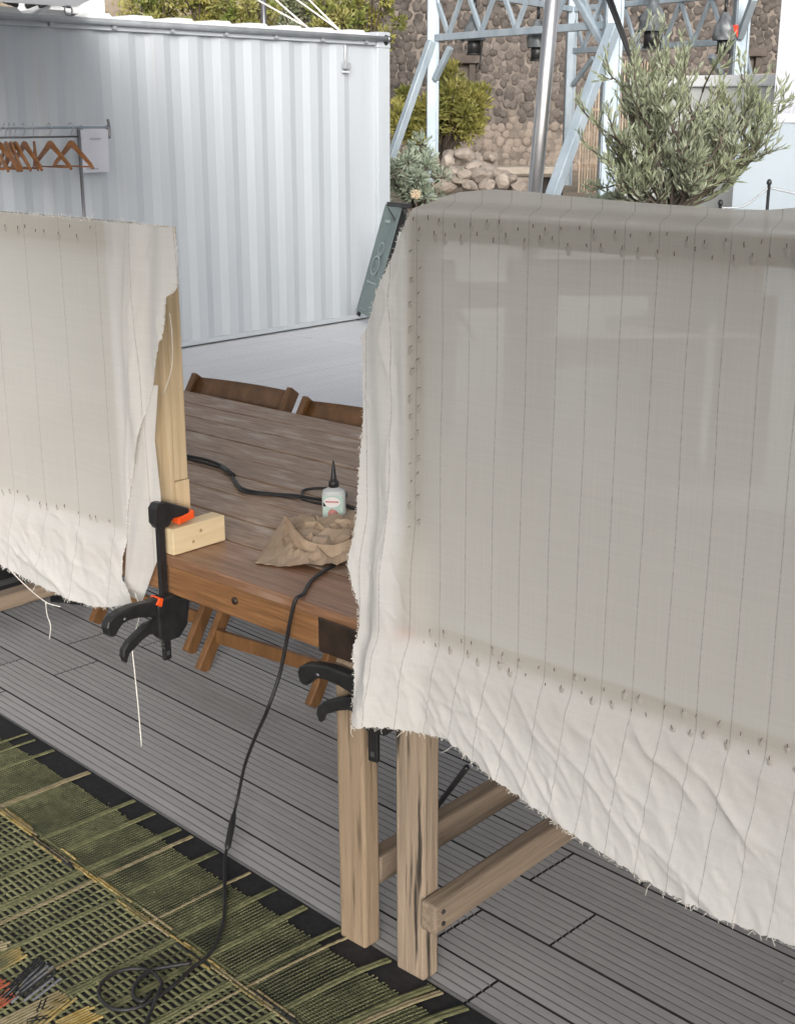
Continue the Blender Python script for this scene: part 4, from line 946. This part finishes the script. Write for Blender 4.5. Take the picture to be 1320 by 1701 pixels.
# ------------------------------------------------------------------ pine block and clamps
pb = thing('pine_block', (-2.27, 1.85, TH), 'pale pine block screwed beside the post, lying on the table edge', 'wood block')
BX0, BX1 = LX1+.035, LX1+.080
MB().box((BX0+.0145, TY0+.006, TH+.0015), (BX1+.012, TY0+.158, TH+.063)).build('block', PINE_END, pb, bevel=.002)
for (y, z) in ((TY0+.063, TH+.022), (TY0+.085, TH+.043)):
    MB().tube([(BX1+.0118, y, z), (BX1+.0145, y, z)], [.0042,.0022], 12).build('screw', BRASS, pb, True)
def clamp(X, Yb, ztop, zbot, zbody, label):
    t = thing('bar_clamp', (X, Yb, zbot), label, 'clamp', 'black quick grip bar clamps'); ay, az = (0,1,0), (0,0,1)
    o = (X, Yb, 0); th = .016
    MB().box((X-.0055, Yb-.010, zbot), (X+.0055, Yb+.010, ztop)).build('bar', BLACKP, t, bevel=.002)
    # fixed jaw
    MB().prism([(-.022,ztop-.03),(-.022,ztop+.004),(-.012,ztop+.016),(.012,ztop+.014),(.075,ztop-.014),(.075,ztop-.030),(.03,ztop-.028),(.016,ztop-.045),(-.012,ztop-.045)], o, ay, az, .026).build('fixed_jaw', BLACKP, t, bevel=.004)
    MB().prism([(.042,ztop-.046),(.088,ztop-.040),(.088,ztop-.020),(.042,ztop-.030)], o, ay, az, .030).build('jaw_pad', ORANGE, t, bevel=.003)
    z = zbody
    MB().prism([(-.028,z-.045),(-.030,z+.030),(-.018,z+.045),(.018,z+.048),(.030,z+.040),(.052,z+.02),(.056,z-.035),(.030,z-.062),(-.010,z-.062)], o, ay, az, .030).build('sliding_body', BLACKP, t, bevel=.005)
    MB().prism([(.030,z-.02),(.056,z-.03),(.072,z+.055),(.070,z+.066),(.052,z+.066),(.044,z+.04)], o, ay, az, .026).build('moving_jaw', BLACKP, t, bevel=.004)
    MB().prism([(-.034,z+.036),(-.022,z+.050),(-.012,z+.046),(-.018,z+.026)], o, ay, az, .032).build('release_lever', ORANGE, t, bevel=.002)
    K = .84
    G = [(-.010,.030),(-.052,.026),(-.087,.029),(-.115,.030),(-.150,.027),(-.176,.021),(-.192,.012),(-.197,0),(-.193,-.017),(-.182,-.024),(-.171,-.023),(-.160,-.012),(-.147,-.002),(-.125,.001),(-.096,.0),(-.070,-.006),(-.010,-.020)]
    T = [(-.010,-.004),(-.070,-.008),(-.0995,-.0195),(-.131,-.032),(-.147,-.044),(-.150,-.0585),(-.144,-.071),(-.137,-.0745),(-.1345,-.066),(-.128,-.056),(-.112,-.050),(-.087,-.039),(-.061,-.032),(-.010,-.040)]
    MB().prism([(y*K, z+.018+q*1.05) for y, q in G], o, ay, az, .026).build('grip', BLACKP, t, bevel=.006, seg=3)
    MB().prism([(y*K, z+.004+q*1.15) for y, q in T], o, ay, az, .018).build('trigger', BLACKP, t, bevel=.004, seg=3)
    for k in range(14): MB().box((X-.0060, Yb-.0108, zbot+.03+k*.009), (X+.0060, Yb-.0098, zbot+.034+k*.009)).build('bar_tooth', DARKSTEEL, t)
    MB().tube([(X+.013, Yb-.14*K, z+.026), (X+.0136, Yb-.14*K, z+.026)], .004, 10).build('rivet', DARKSTEEL, t, True)
    MB().box((X-.0062, Yb-.004, zbot+.012), (X+.0062, Yb+.004, zbot+.022)).build('bar_slot', DARKSTEEL, t)
    return t
clamp(-2.262, 1.730, .864, .502, .612, 'black bar clamp with orange pads holding the pine block to the table')
c2 = clamp(-1.6135, 1.722, .80, .470, .600, 'black bar clamp half hidden behind the right screen edge')
c2.rotation_euler = (0, 0, radians(-84)); c2.scale = (1.0, 1.12, 1.0); c2.location = (-1.612, 1.7275, .470)

# ------------------------------------------------------------------ things on the table
cb = thing('extension_lead', atz(450, 820, TH), 'doubled black cord lying along the table top behind the bottle', 'cord')
P = [atz(x, y, TH+.005) for x, y in ((200,730),(260,742),(307,756),(345,764),(376,778),(390,798),(404,812),(440,819),(490,823),(520,828),(560,836),(600,849),(640,865))]
MB().tube(cat(P, 7), .0042, 8).build('cord', BLACKR, cb, True)
P = [atz(x, y, TH+.005) for x, y in ((200,740),(262,752),(310,761),(350,772),(378,783),(393,806),(408,818),(450,822),(497,826),(503,815),(525,811),(550,812))] + [atz(x, y, TH+.012) for x, y in ((575,820),(560,838),(528,836),(500,829))]
MB().tube(cat(P, 7), .0036, 8).build('cord', BLACKR, cb, True)
MB().tube([atz(369,776,TH+.0075), atz(387,790,TH+.0075)], .0072, 10).build('tie', BLACKR, cb, True)
bt_c = atz(555, 869, TH)
bt = thing('glue_bottle', bt_c, 'white glue bottle with black pointed nozzle on the table', 'bottle')
prof = [(.026,0.001),(.0285,.004),(.0285,.076),(.026,.083),(.012,.091),(.0105,.093)]
def body(u, v):
    k = v*(len(prof)-1); i = min(int(k), len(prof)-2); r, z = [lerp(prof[i][q], prof[i+1][q], k-i) for q in (0,1)]
    a = 2*pi*u; ca, sa = cos(a), sin(a); ex = .5 if z < .085 else 1
    dx = math.copysign(abs(ca)**ex, ca)*r*1.0; dy = math.copysign(abs(sa)**ex, sa)*r*.62
    return bt_c + RT*dx + FH*dy + V(0,0,z)
m = MB().grid(body, 36, 20); n_ = 37; m.f.append(tuple(range(36))[::-1]); m.build('bottle_body', BOTTLE, bt, True)
MB().lathe([(.0125,.092),(.0128,.106),(.009,.108),(.0068,.118),(.0026,.153),(.0020,.156)], bt_c, 16).build('nozzle', BLACKP, bt, True)
fy = -FH*(.0285*.62 + .0006)
def lab(name, pts, m_, o):
    MB().add([bt_c + RT*x + V(0,0,z) + fy - FH*o for x, z in pts], [tuple(range(len(pts)))]).build(name, m_, bt)
lab('label', [(-.025,.008),(.022,.008),(.022,.074),(-.025,.074)], LABT, .0002)
lab('label_oval', [(-.004+.020*cos(a), .058+.013*sin(a)) for a in [k*pi/10 for k in range(20)]], LABW, .0005)
lab('label_bar', [(-.020,.0575),(.012,.0565),(.012,.0605),(-.020,.0615)], LABR, .0008)
lab('label_figure', [(-.012,.012),(.010,.010),(.014,.026),(.006,.038),(-.006,.042),(-.014,.034)], LABR, .0008)
lab('label_figure', [(-.006,.014),(.004,.013),(.005,.026),(-.004,.029)], LABW, .0011)
lab('label_corner', [(-.025,.048),(-.017,.048),(-.025,.060)], BLACKP, .0009); lab('label_corner', [(-.024,.009),(-.012,.009),(-.020,.020)], BLACKP, .0009)

def crumple(u, v):
    # sheet of kraft paper: flat triangular corner on the left, heaped and folded towards the right
    a = [(424,934),(470,862),(520,855),(600,850)]; b = [(424,936),(480,944),(560,945),(606,942)]
    k = u*3; i = min(int(k), 2); t = k-i
    pa = (lerp(a[i][0],a[i+1][0],t), lerp(a[i][1],a[i+1][1],t)); pbm = (lerp(b[i][0],b[i+1][0],t), lerp(b[i][1],b[i+1][1],t))
    x, y = lerp(pbm[0],pa[0],v), lerp(pbm[1],pa[1],v)
    p = atz(x, y, TH+.002)
    e = sstep(.18, .55, u)*sin(pi*min(1, .08+v*.92))**.7
    r1 = 1-abs(N(u*6.5+v*2, v*5.5, 2))*2; r2 = 1-abs(N(u*13, v*12+u*5, 6))*2; r3 = 1-abs(N(u*22+3*v, v*24, 9))*2
    h = e*(.006 + .026*max(0,r1) + .014*r2 + .005*r3) + .005*(1-e)*abs(N(u*9, v*7))
    h = max(h, .0005); back = e*.02*N(u*8, v*8, 14)
    return p + V(0,0,h) + RT*back*1.4 + FH*(.018*e*N(u*9, v*10, 21)) - FH*.0
cp = thing('brown_paper', atz(520, 920, TH), 'crumpled brown kraft paper on the table in front of the bottle', 'paper')
o = MB().grid(crumple, 27, 17).build('sheet', PAPER, cp, False); o.modifiers.new('t', 'SOLIDIFY').thickness = .0006
def strip(u, v):                                        # folded band curling over the heap
    P = cat([atz(470,878,TH+.018), atz(492,905,TH+.020), atz(520,922,TH+.018), atz(560,928,TH+.014), atz(598,918,TH+.02)], 8); k = u*(len(P)-1); i = min(int(k), len(P)-2); p = P[i].lerp(P[i+1], k-i)
    return p + V(0,0,.030*(v-.15) + .006*sin(u*9)) + FH*(.020*v + .008*sin(u*14)) + RT*.006*N(u*7, v*3)
MB().grid(strip, 26, 6).build('sheet', PAPER, cp, False)
def lump(u, v):
    P = cat([atz(492,886,TH+.02), atz(520,876,TH+.028), atz(545,880,TH+.026), atz(565,872,TH+.032), atz(598,880,TH+.024)], 8); k = u*(len(P)-1); i = min(int(k), len(P)-2); p = P[i].lerp(P[i+1], k-i)
    return p + V(0,0,.028*(v-.6) + .010*N(u*8, v*3, 31)) + FH*(-.018+.030*v*(1+.6*N(u*6, 2, 3))) + RT*.01*N(u*9, v*4, 5)
MB().grid(lump, 24, 8).build('sheet', PAPER, cp, False)

# hanging power lead: from under the paper, over the table edge, down to the rug
hc = thing('power_lead', atz(380, 1400, 0), 'black power lead hanging over the table edge down to the rug', 'cord')
RUGZ = .012
pts = [atz(556,938,TH+.005), atz(536,950,TH+.006), atz(516,966,TH+.005), aty(503,978,TY0+.02), aty(491,996,TY0-.006), aty(482,1030,TY0-.012), aty(474,1075,TY0-.012), aty(463,1125,TY0-.02)]
pts = [p if i < 4 else p for i, p in enumerate(pts)]; pts[3].z = TH+.006
end = atz(372, 1440, RUGZ+.03)
for (x, y, t) in ((443,1182,.25),(425,1222,.4),(407,1270,.55),(396,1320,.7)):
    pz = lerp(pts[7].z, end.z, t*1.0); pts.append(atz(x, y, lerp(.50, .10, (t-.25)/.45)))
pts += [atz(385,1368,.055), atz(374,1425,.020), atz(373,1470,RUGZ+.006), atz(371,1530,RUGZ+.005), atz(352,1580,RUGZ+.005), atz(318,1610,RUGZ+.005), atz(285,1640,RUGZ+.008), atz(235,1672,RUGZ+.006), atz(190,1677,RUGZ+.005), atz(165,1655,RUGZ+.005), atz(172,1630,RUGZ+.005), atz(205,1612,RUGZ+.005), atz(245,1612,RUGZ+.006), atz(268,1632,RUGZ+.012), atz(262,1652,RUGZ+.015), atz(250,1682,RUGZ+.006), atz(238,1712,RUGZ+.006), atz(220,1760,RUGZ+.006)]
MB().tube(cat(pts, 8), .0040, 8).build('cord', BLACKR, hc, True)
a, b = atz(389,1350,.068), atz(377,1412,.028)
MB().tube([a, a.lerp(b,.1), a.lerp(b,.3), a.lerp(b,.9), b], [.004,.0065,.0085,.0080,.0045], 10).build('connector', BLACKR, hc, True)
P = [atz(x, y, RUGZ+.008) for x, y in ((318,1600),(280,1606),(248,1614),(225,1636),(222,1655),(236,1664),(252,1650))]
MB().tube(cat(P, 7), .0046, 8).build('cord', BLACKR, hc, True)

# pale furniture behind the right screen, showing faintly through the cloth
st_ = thing('timber_stall', atd(990, 640, 6.0), 'dark timber stall frame showing faintly through the right screen', 'stall')
def stall(nm, x0, y0, x1, y1, D, mt):
    a, b = atd(x0, y0, D), atd(x1, y1, D); la, lb = (a-C0).dot(RT), (b-C0).dot(RT); z0, z1 = max(b.z, .002), a.z
    MB().hexa([Wd(la,D,z0),Wd(lb,D,z0),Wd(lb,D+.04,z0),Wd(la,D+.04,z0),Wd(la,D,z1),Wd(lb,D,z1),Wd(lb,D+.04,z1),Wd(la,D+.04,z1)]).build(nm, mt, st_, bevel=.004)
stall('head_board', 856, 432, 1260, 491, 6.0, NICHE); stall('stall_post', 842, 432, 911, 900, 6.05, NICHE); stall('stall_post', 1080, 492, 1150, 900, 6.05, NICHE); stall('stall_post', 1196, 492, 1260, 900, 6.05, NICHE)
stall('counter_board', 912, 563, 1079, 610, 6.0, NICHE); stall('counter_top', 905, 556, 1262, 562, 5.95, SLAB); stall('stall_post', 690, 432, 752, 900, 6.05, NICHE); stall('head_board', 690, 470, 842, 512, 6.0, NICHE)
# strings
s1 = MB().tube(cat([aty(224,985,YF-.02), aty(232,1010,YF-.03), aty(230,1030,YF-.03), aty(220,1072,YF-.03), aty(224,1120,YF-.03), aty(230,1180,YF-.03), aty(235,1240,YF-.03)], 7), .0015, 6).build('string', STRINGM, smooth=True)
tag(s1, 'white string hanging straight down from the left screen past the clamp', 'string')
s2 = thing('tied_string', aty(80, 1000, YF), 'thin white string strung under the lower left screen corner', 'string')
MB().tube(cat([aty(10,940,YF-.02), aty(45,975,YF-.02), aty(76,1000,YF-.02), aty(100,1008,YF-.01)], 7), .0013, 6).build('strand', STRINGM, s2, True)
MB().tube(cat([aty(76,1000,YF-.02), aty(78,1020,YF-.02), aty(84,1040,YF-.02), aty(82,1062,YF-.02)], 7), .0012, 6).build('strand', STRINGM, s2, True)

# ------------------------------------------------------------------ under the tables
bc = thing('equipment_case', atz(-60, 960, .2), 'black equipment case on the deck under the table, far left', 'case')
MB().box((-4.75, 2.05, .002), (-3.98, 2.75, .42)).build('case_body', BLACKP, bc, bevel=.01)
for z in (.10, .32): MB().box((-3.9798, 2.07, z), (-3.975, 2.73, z+.02)).build('edge_trim', DARKSTEEL, bc)
dr = MB().tube([atz(722,1345,.06), atz(775,1275,.30)], .007, 8).build('black_rod', BLACKP, smooth=True); tag(dr, 'thin black rod leaning under the second table beside its rail', 'rod')
fm = MB().grid(lambda u, v: atz(lerp(84,140,u), lerp(982,1000,v)+6*u, .05+.02*sin(u*4)+.01*v), 8, 4).build('black_cloth', MATM, smooth=True); tag(fm, 'scrap of black cloth lying on the deck below the left screen', 'cloth')
fm.modifiers.new('t', 'SOLIDIFY').thickness = .003

# ------------------------------------------------------------------ rug on black underlay
RD = radians(-3.4); RU = Vector((cos(RD), sin(RD), 0)); RV = Vector((sin(RD), -cos(RD), 0))      # RV points from the edge towards the viewer
RO = Vector((-1.577, 1.738, 0))
def rug(s, t, z=0.): p = RO + RU*s + RV*t; return V(p.x, p.y, z)
um = MB().hexa([rug(-3.5,-.022,-.002), rug(-3.5,2.6,-.002), rug(1.2,2.6,-.002), rug(1.2,-.022,-.002), rug(-3.5,-.022,.004), rug(-3.5,2.6,.004), rug(1.2,2.6,.004), rug(1.2,-.022,.004)]).build('rug_underlay', MATM, fix=True)
tag(um, 'black rubber underlay showing along the rug edge', 'mat')
rg = thing('woven_rug', rug(-1, 1), 'open weave olive green rug with cream stripes in the foreground', 'rug')
YG = mat('olive_yarn', (.098,.100,.046), (.20,.20,.10), (55,55,55), .9, .4, rnd=.0, c3=(.055,.060,.030), sc3=(8,8,5), mid3=(.46,.66))
YS = mat('pale_olive_yarn', (.11,.112,.05), (.19,.187,.093), (70,70,70), .9, .4, c3=(.08,.085,.04), sc3=(20,20,5), mid3=(.5,.7))
YD = mat('dark_olive_yarn', (.042,.046,.024), (.105,.107,.055), (60,60,60), .9, .4, c3=(.016,.018,.012), sc3=(12,7,5), mid3=(.44,.58))
YC = mat('cream_yarn', (.20,.165,.09), (.31,.26,.16), (50,50,50), .9, .4, c3=(.17,.13,.06), sc3=(9,9,9), mid3=(.5,.7))
YY = mat('ochre_yarn', (.25,.165,.035), (.38,.29,.12), (40,40,40), .9, .4, c3=(.10,.10,.05), sc3=(12,12,12), mid3=(.45,.65))
YB = mat('blue_grey_yarn', (.10,.105,.12), (.20,.205,.22), (60,60,60), .9, .4)
YR = mat('rust_yarn', (.24,.055,.025), (.34,.10,.05), (60,60,60), .9, .4)
YK = mat('black_yarn', (.010,.010,.012), (.022,.022,.024), (60,60,60), .9, .4)
def yarn(m, pts, wd, h):                             # low rounded strip lying on the underlay
    vs = []; fs = []
    for i, p in enumerate(pts):
        d = (pts[min(i+1,len(pts)-1)]-pts[max(i-1,0)]).normalized(); s = V(-d.y, d.x, 0)*wd/2
        vs += [p-s, p-s*.55+V(0,0,h), p+s*.55+V(0,0,h), p+s]
    for i in range(len(pts)-1):
        a = i*4; fs += [(a,a+4,a+5,a+1),(a+1,a+5,a+6,a+2),(a+2,a+6,a+7,a+3)]
    m.add(vs, fs)
S0, S1, T1 = -2.6, .55, 1.9
def warp_t0(s): return .052 + .010*N(s*3, 2) + .006*N(s*11, 5)       # where the closed weave starts behind the torn edge
def edge_curl(s): return .0
TB = .262                                             # ochre band parallel to the edge
def bow(s, t):                                        # the rug is pulled askew near its right end
    k = sstep(-.45, .35, s); return s + k*.10*math.exp(-t*4.5)
we1, we2, wa = MB(), MB(), MB()
t = .055
while t < T1:
    fine = t < TB - .02
    segs = 150 if fine else 90; j = random.random()*50
    P = []
    for k in range(segs+1):
        s = lerp(S0, S1, k/segs); tt = max(t, t) + .0025*N(s*6, t*9, 3) + .0015*N(s*25, j)
        P.append(rug(bow(s, tt), tt + (.010*N(s*3, 2) if fine else 0), .0045))
    yarn(we1 if not fine else we2, P, .0034 if fine else random.uniform(.0068,.0085), .0030 if fine else .0036)
    t += .0062 if fine else random.uniform(.0140,.0165)
s = S0; k_ = 0
while s < S1:
    P = []; st_ = warp_t0(s) + (random.uniform(-.004,.004)); en = T1; n = 60
    for k in range(n+1):
        tt = lerp(st_, TB, k/n); P.append(rug(bow(s, tt) + .0012*N(tt*20, s*40), tt, .0052 + .0008*sin(k*2.5)))
    yarn(wa, P, .0030, .0030)
    if k_ % 3 == 0:
        P = []
        for k in range(70): tt = lerp(TB, T1, k/69); P.append(rug(bow(s, tt) + .002*N(tt*9, s*40), tt, .0055 + .0012*sin(k*2.1)))
        yarn(wa, P, .0032, .0030)
    s += .0095; k_ += 1
tag(we1.build('weft_yarn', YG, rg, True), kind='stuff'); tag(we2.build('fine_weft_yarn', YD, rg, True), kind='stuff'); tag(wa.build('warp_yarn', YG, rg, True), kind='stuff')
# bold stripes running in from the edge
def sline(x, y): p = atz(x, y, .006) - RO; return p.dot(RU), p.dot(RV)
stripes = []
for (x, y, wd, mt, e0) in ((30,1225,.008,YS,.0),(50,1233,.010,YS,.005),(76,1252,.012,YS,.0),(140,1287,.018,YC,.0),(216,1334,.014,YS,.0),(250,1354,.016,YS,.0),(292,1380,.020,YS,.0),(312,1394,.011,YC,.0),(355,1418,.015,YS,.0),(408,1454,.010,YC,.0),(418,1449,.008,YC,.0),(450,1480,.016,YS,.0),(496,1508,.018,YS,.0),(545,1540,.016,YS,.0),(556,1552,.008,YC,.0),(606,1586,.016,YS,.0),(662,1625,.018,YS,.0),(676,1630,.014,YC,.0),(705,1655,.02,YS,.0)):
    stripes.append((sline(x, y)[0], wd, mt, e0))
s = -1.75
while s > S0: stripes.append((s, .014, YS, 0)); s -= random.uniform(.06,.11)
for s, wd, mt, e0 in stripes:
    m = MB(); n = 110; P = []
    long = mt is not YC or wd > .012
    for k in range(n+1):
        tt = lerp(-.012+e0, T1 if long else .75, k/n); lift = .010*math.exp(-((tt-.05)/.03)**2)*.35
        P.append(rug(bow(s, tt) + .003*N(tt*6, s*30), tt, .0066 + .0005*sin(k*1.7) + lift*.4))
    for q in ([0] if wd < .011 else [-wd*.25, wd*.25]):
        yarn(m, [p + RU*q + RU*(.0010*N(i*.9, q*900)) for i, p in enumerate(P)], wd*.60 if wd >= .011 else wd, .0026)
    m.build('stripe', mt, rg, True)
# ochre band: broken rows of knots parallel to the edge
def knots(name, t0, rows, gap, mt, s0, s1, thr, sd_):
    m = MB()
    for r in range(rows):
        s = s0
        while s < s1:
            L_ = random.uniform(.012,.03)
            if N(s*5, r*.6, sd_) > thr: 
                yarn(m, [rug(bow(s+L_*q, t0), t0 + r*gap + .0012*N(s*40, r, q), .0078) for q in (0,.25,.5,.75,1)], gap*1.05, .0030)
            s += L_ + .002
    tag(m.build(name, mt, rg, True), kind='stuff')
knots('ochre_band', TB-.016, 6, .0060, YY, S0, S1, .12, 3); knots('cream_flecks', TB-.013, 4, .0062, YC, S0, S1, .2, 8)
knots('dark_flecks', TB-.012, 4, .007, YK, S0, S1, .30, 16)
# figured patches near the lower left
def patch(x0, y0, x1, y1, hw, mt, name='motif', rows=None):
    a, b = sline(x0, y0), sline(x1, y1); m = MB(); d = Vector((b[0]-a[0], b[1]-a[1])); L_ = d.length; d.normalize(); nrm = Vector((-d.y, d.x)); n = max(2, int(hw*2/.0058))
    for r in range(n):
        o_ = (r/(n-1)-.5)*2*hw; j0 = random.uniform(0,.02); j1 = random.uniform(0,.02)
        P = []
        for k in range(14):
            q = lerp(j0, L_-j1, k/13); P.append(rug(a[0]+d.x*q+nrm.x*o_, a[1]+d.y*q+nrm.y*o_ + .001*N(q*50, r), .0072))
        yarn(m, P, .0062, .0034)
    m.build(name, mt, rg, True)
patch(-30,1620,40,1580,.020,YY); patch(-40,1588,20,1568,.014,YC); patch(0,1668,75,1592,.012,YK); patch(8,1668,85,1602,.011,YB); patch(28,1660,92,1612,.010,YK); patch(38,1672,98,1625,.007,YB)
patch(-30,1650,10,1628,.018,YR); patch(-40,1690,28,1648,.016,YR); patch(-20,1720,110,1655,.020,YC); patch(40,1720,120,1655,.014,YY); patch(90,1715,165,1680,.022,YY); patch(-40,1760,60,1705,.02,YC)
patch(95,1690,40,1700,.004,YK); patch(75,1660,62,1690,.004,YK)

m = MB()
for k in range(150):
    p = V(random.uniform(-3.4,-.8), random.uniform(1.0,2.9), 0); zz = .0012 if (p-RO).dot(RV) < -.03 else .012
    p.z = zz; r_ = random.uniform(.0012,.0038)*(2 if random.random() < .08 else 1); a = random.random()*6.28
    m.add([p+V(r_*cos(a),r_*sin(a),0), p+V(r_*.6*cos(a+2),r_*.6*sin(a+2),.0004), p+V(r_*.8*cos(a+4),r_*.8*sin(a+4),0), p+V(0,0,r_*.5)], [(0,1,3),(1,2,3),(2,0,3)])
tag(m.build('floor_crumbs', mat('crumbs', (.05,.045,.04), (.30,.26,.22), (60,60,60), .9)), 'dark and pale crumbs scattered on the deck and rug', 'crumbs', kind='stuff')
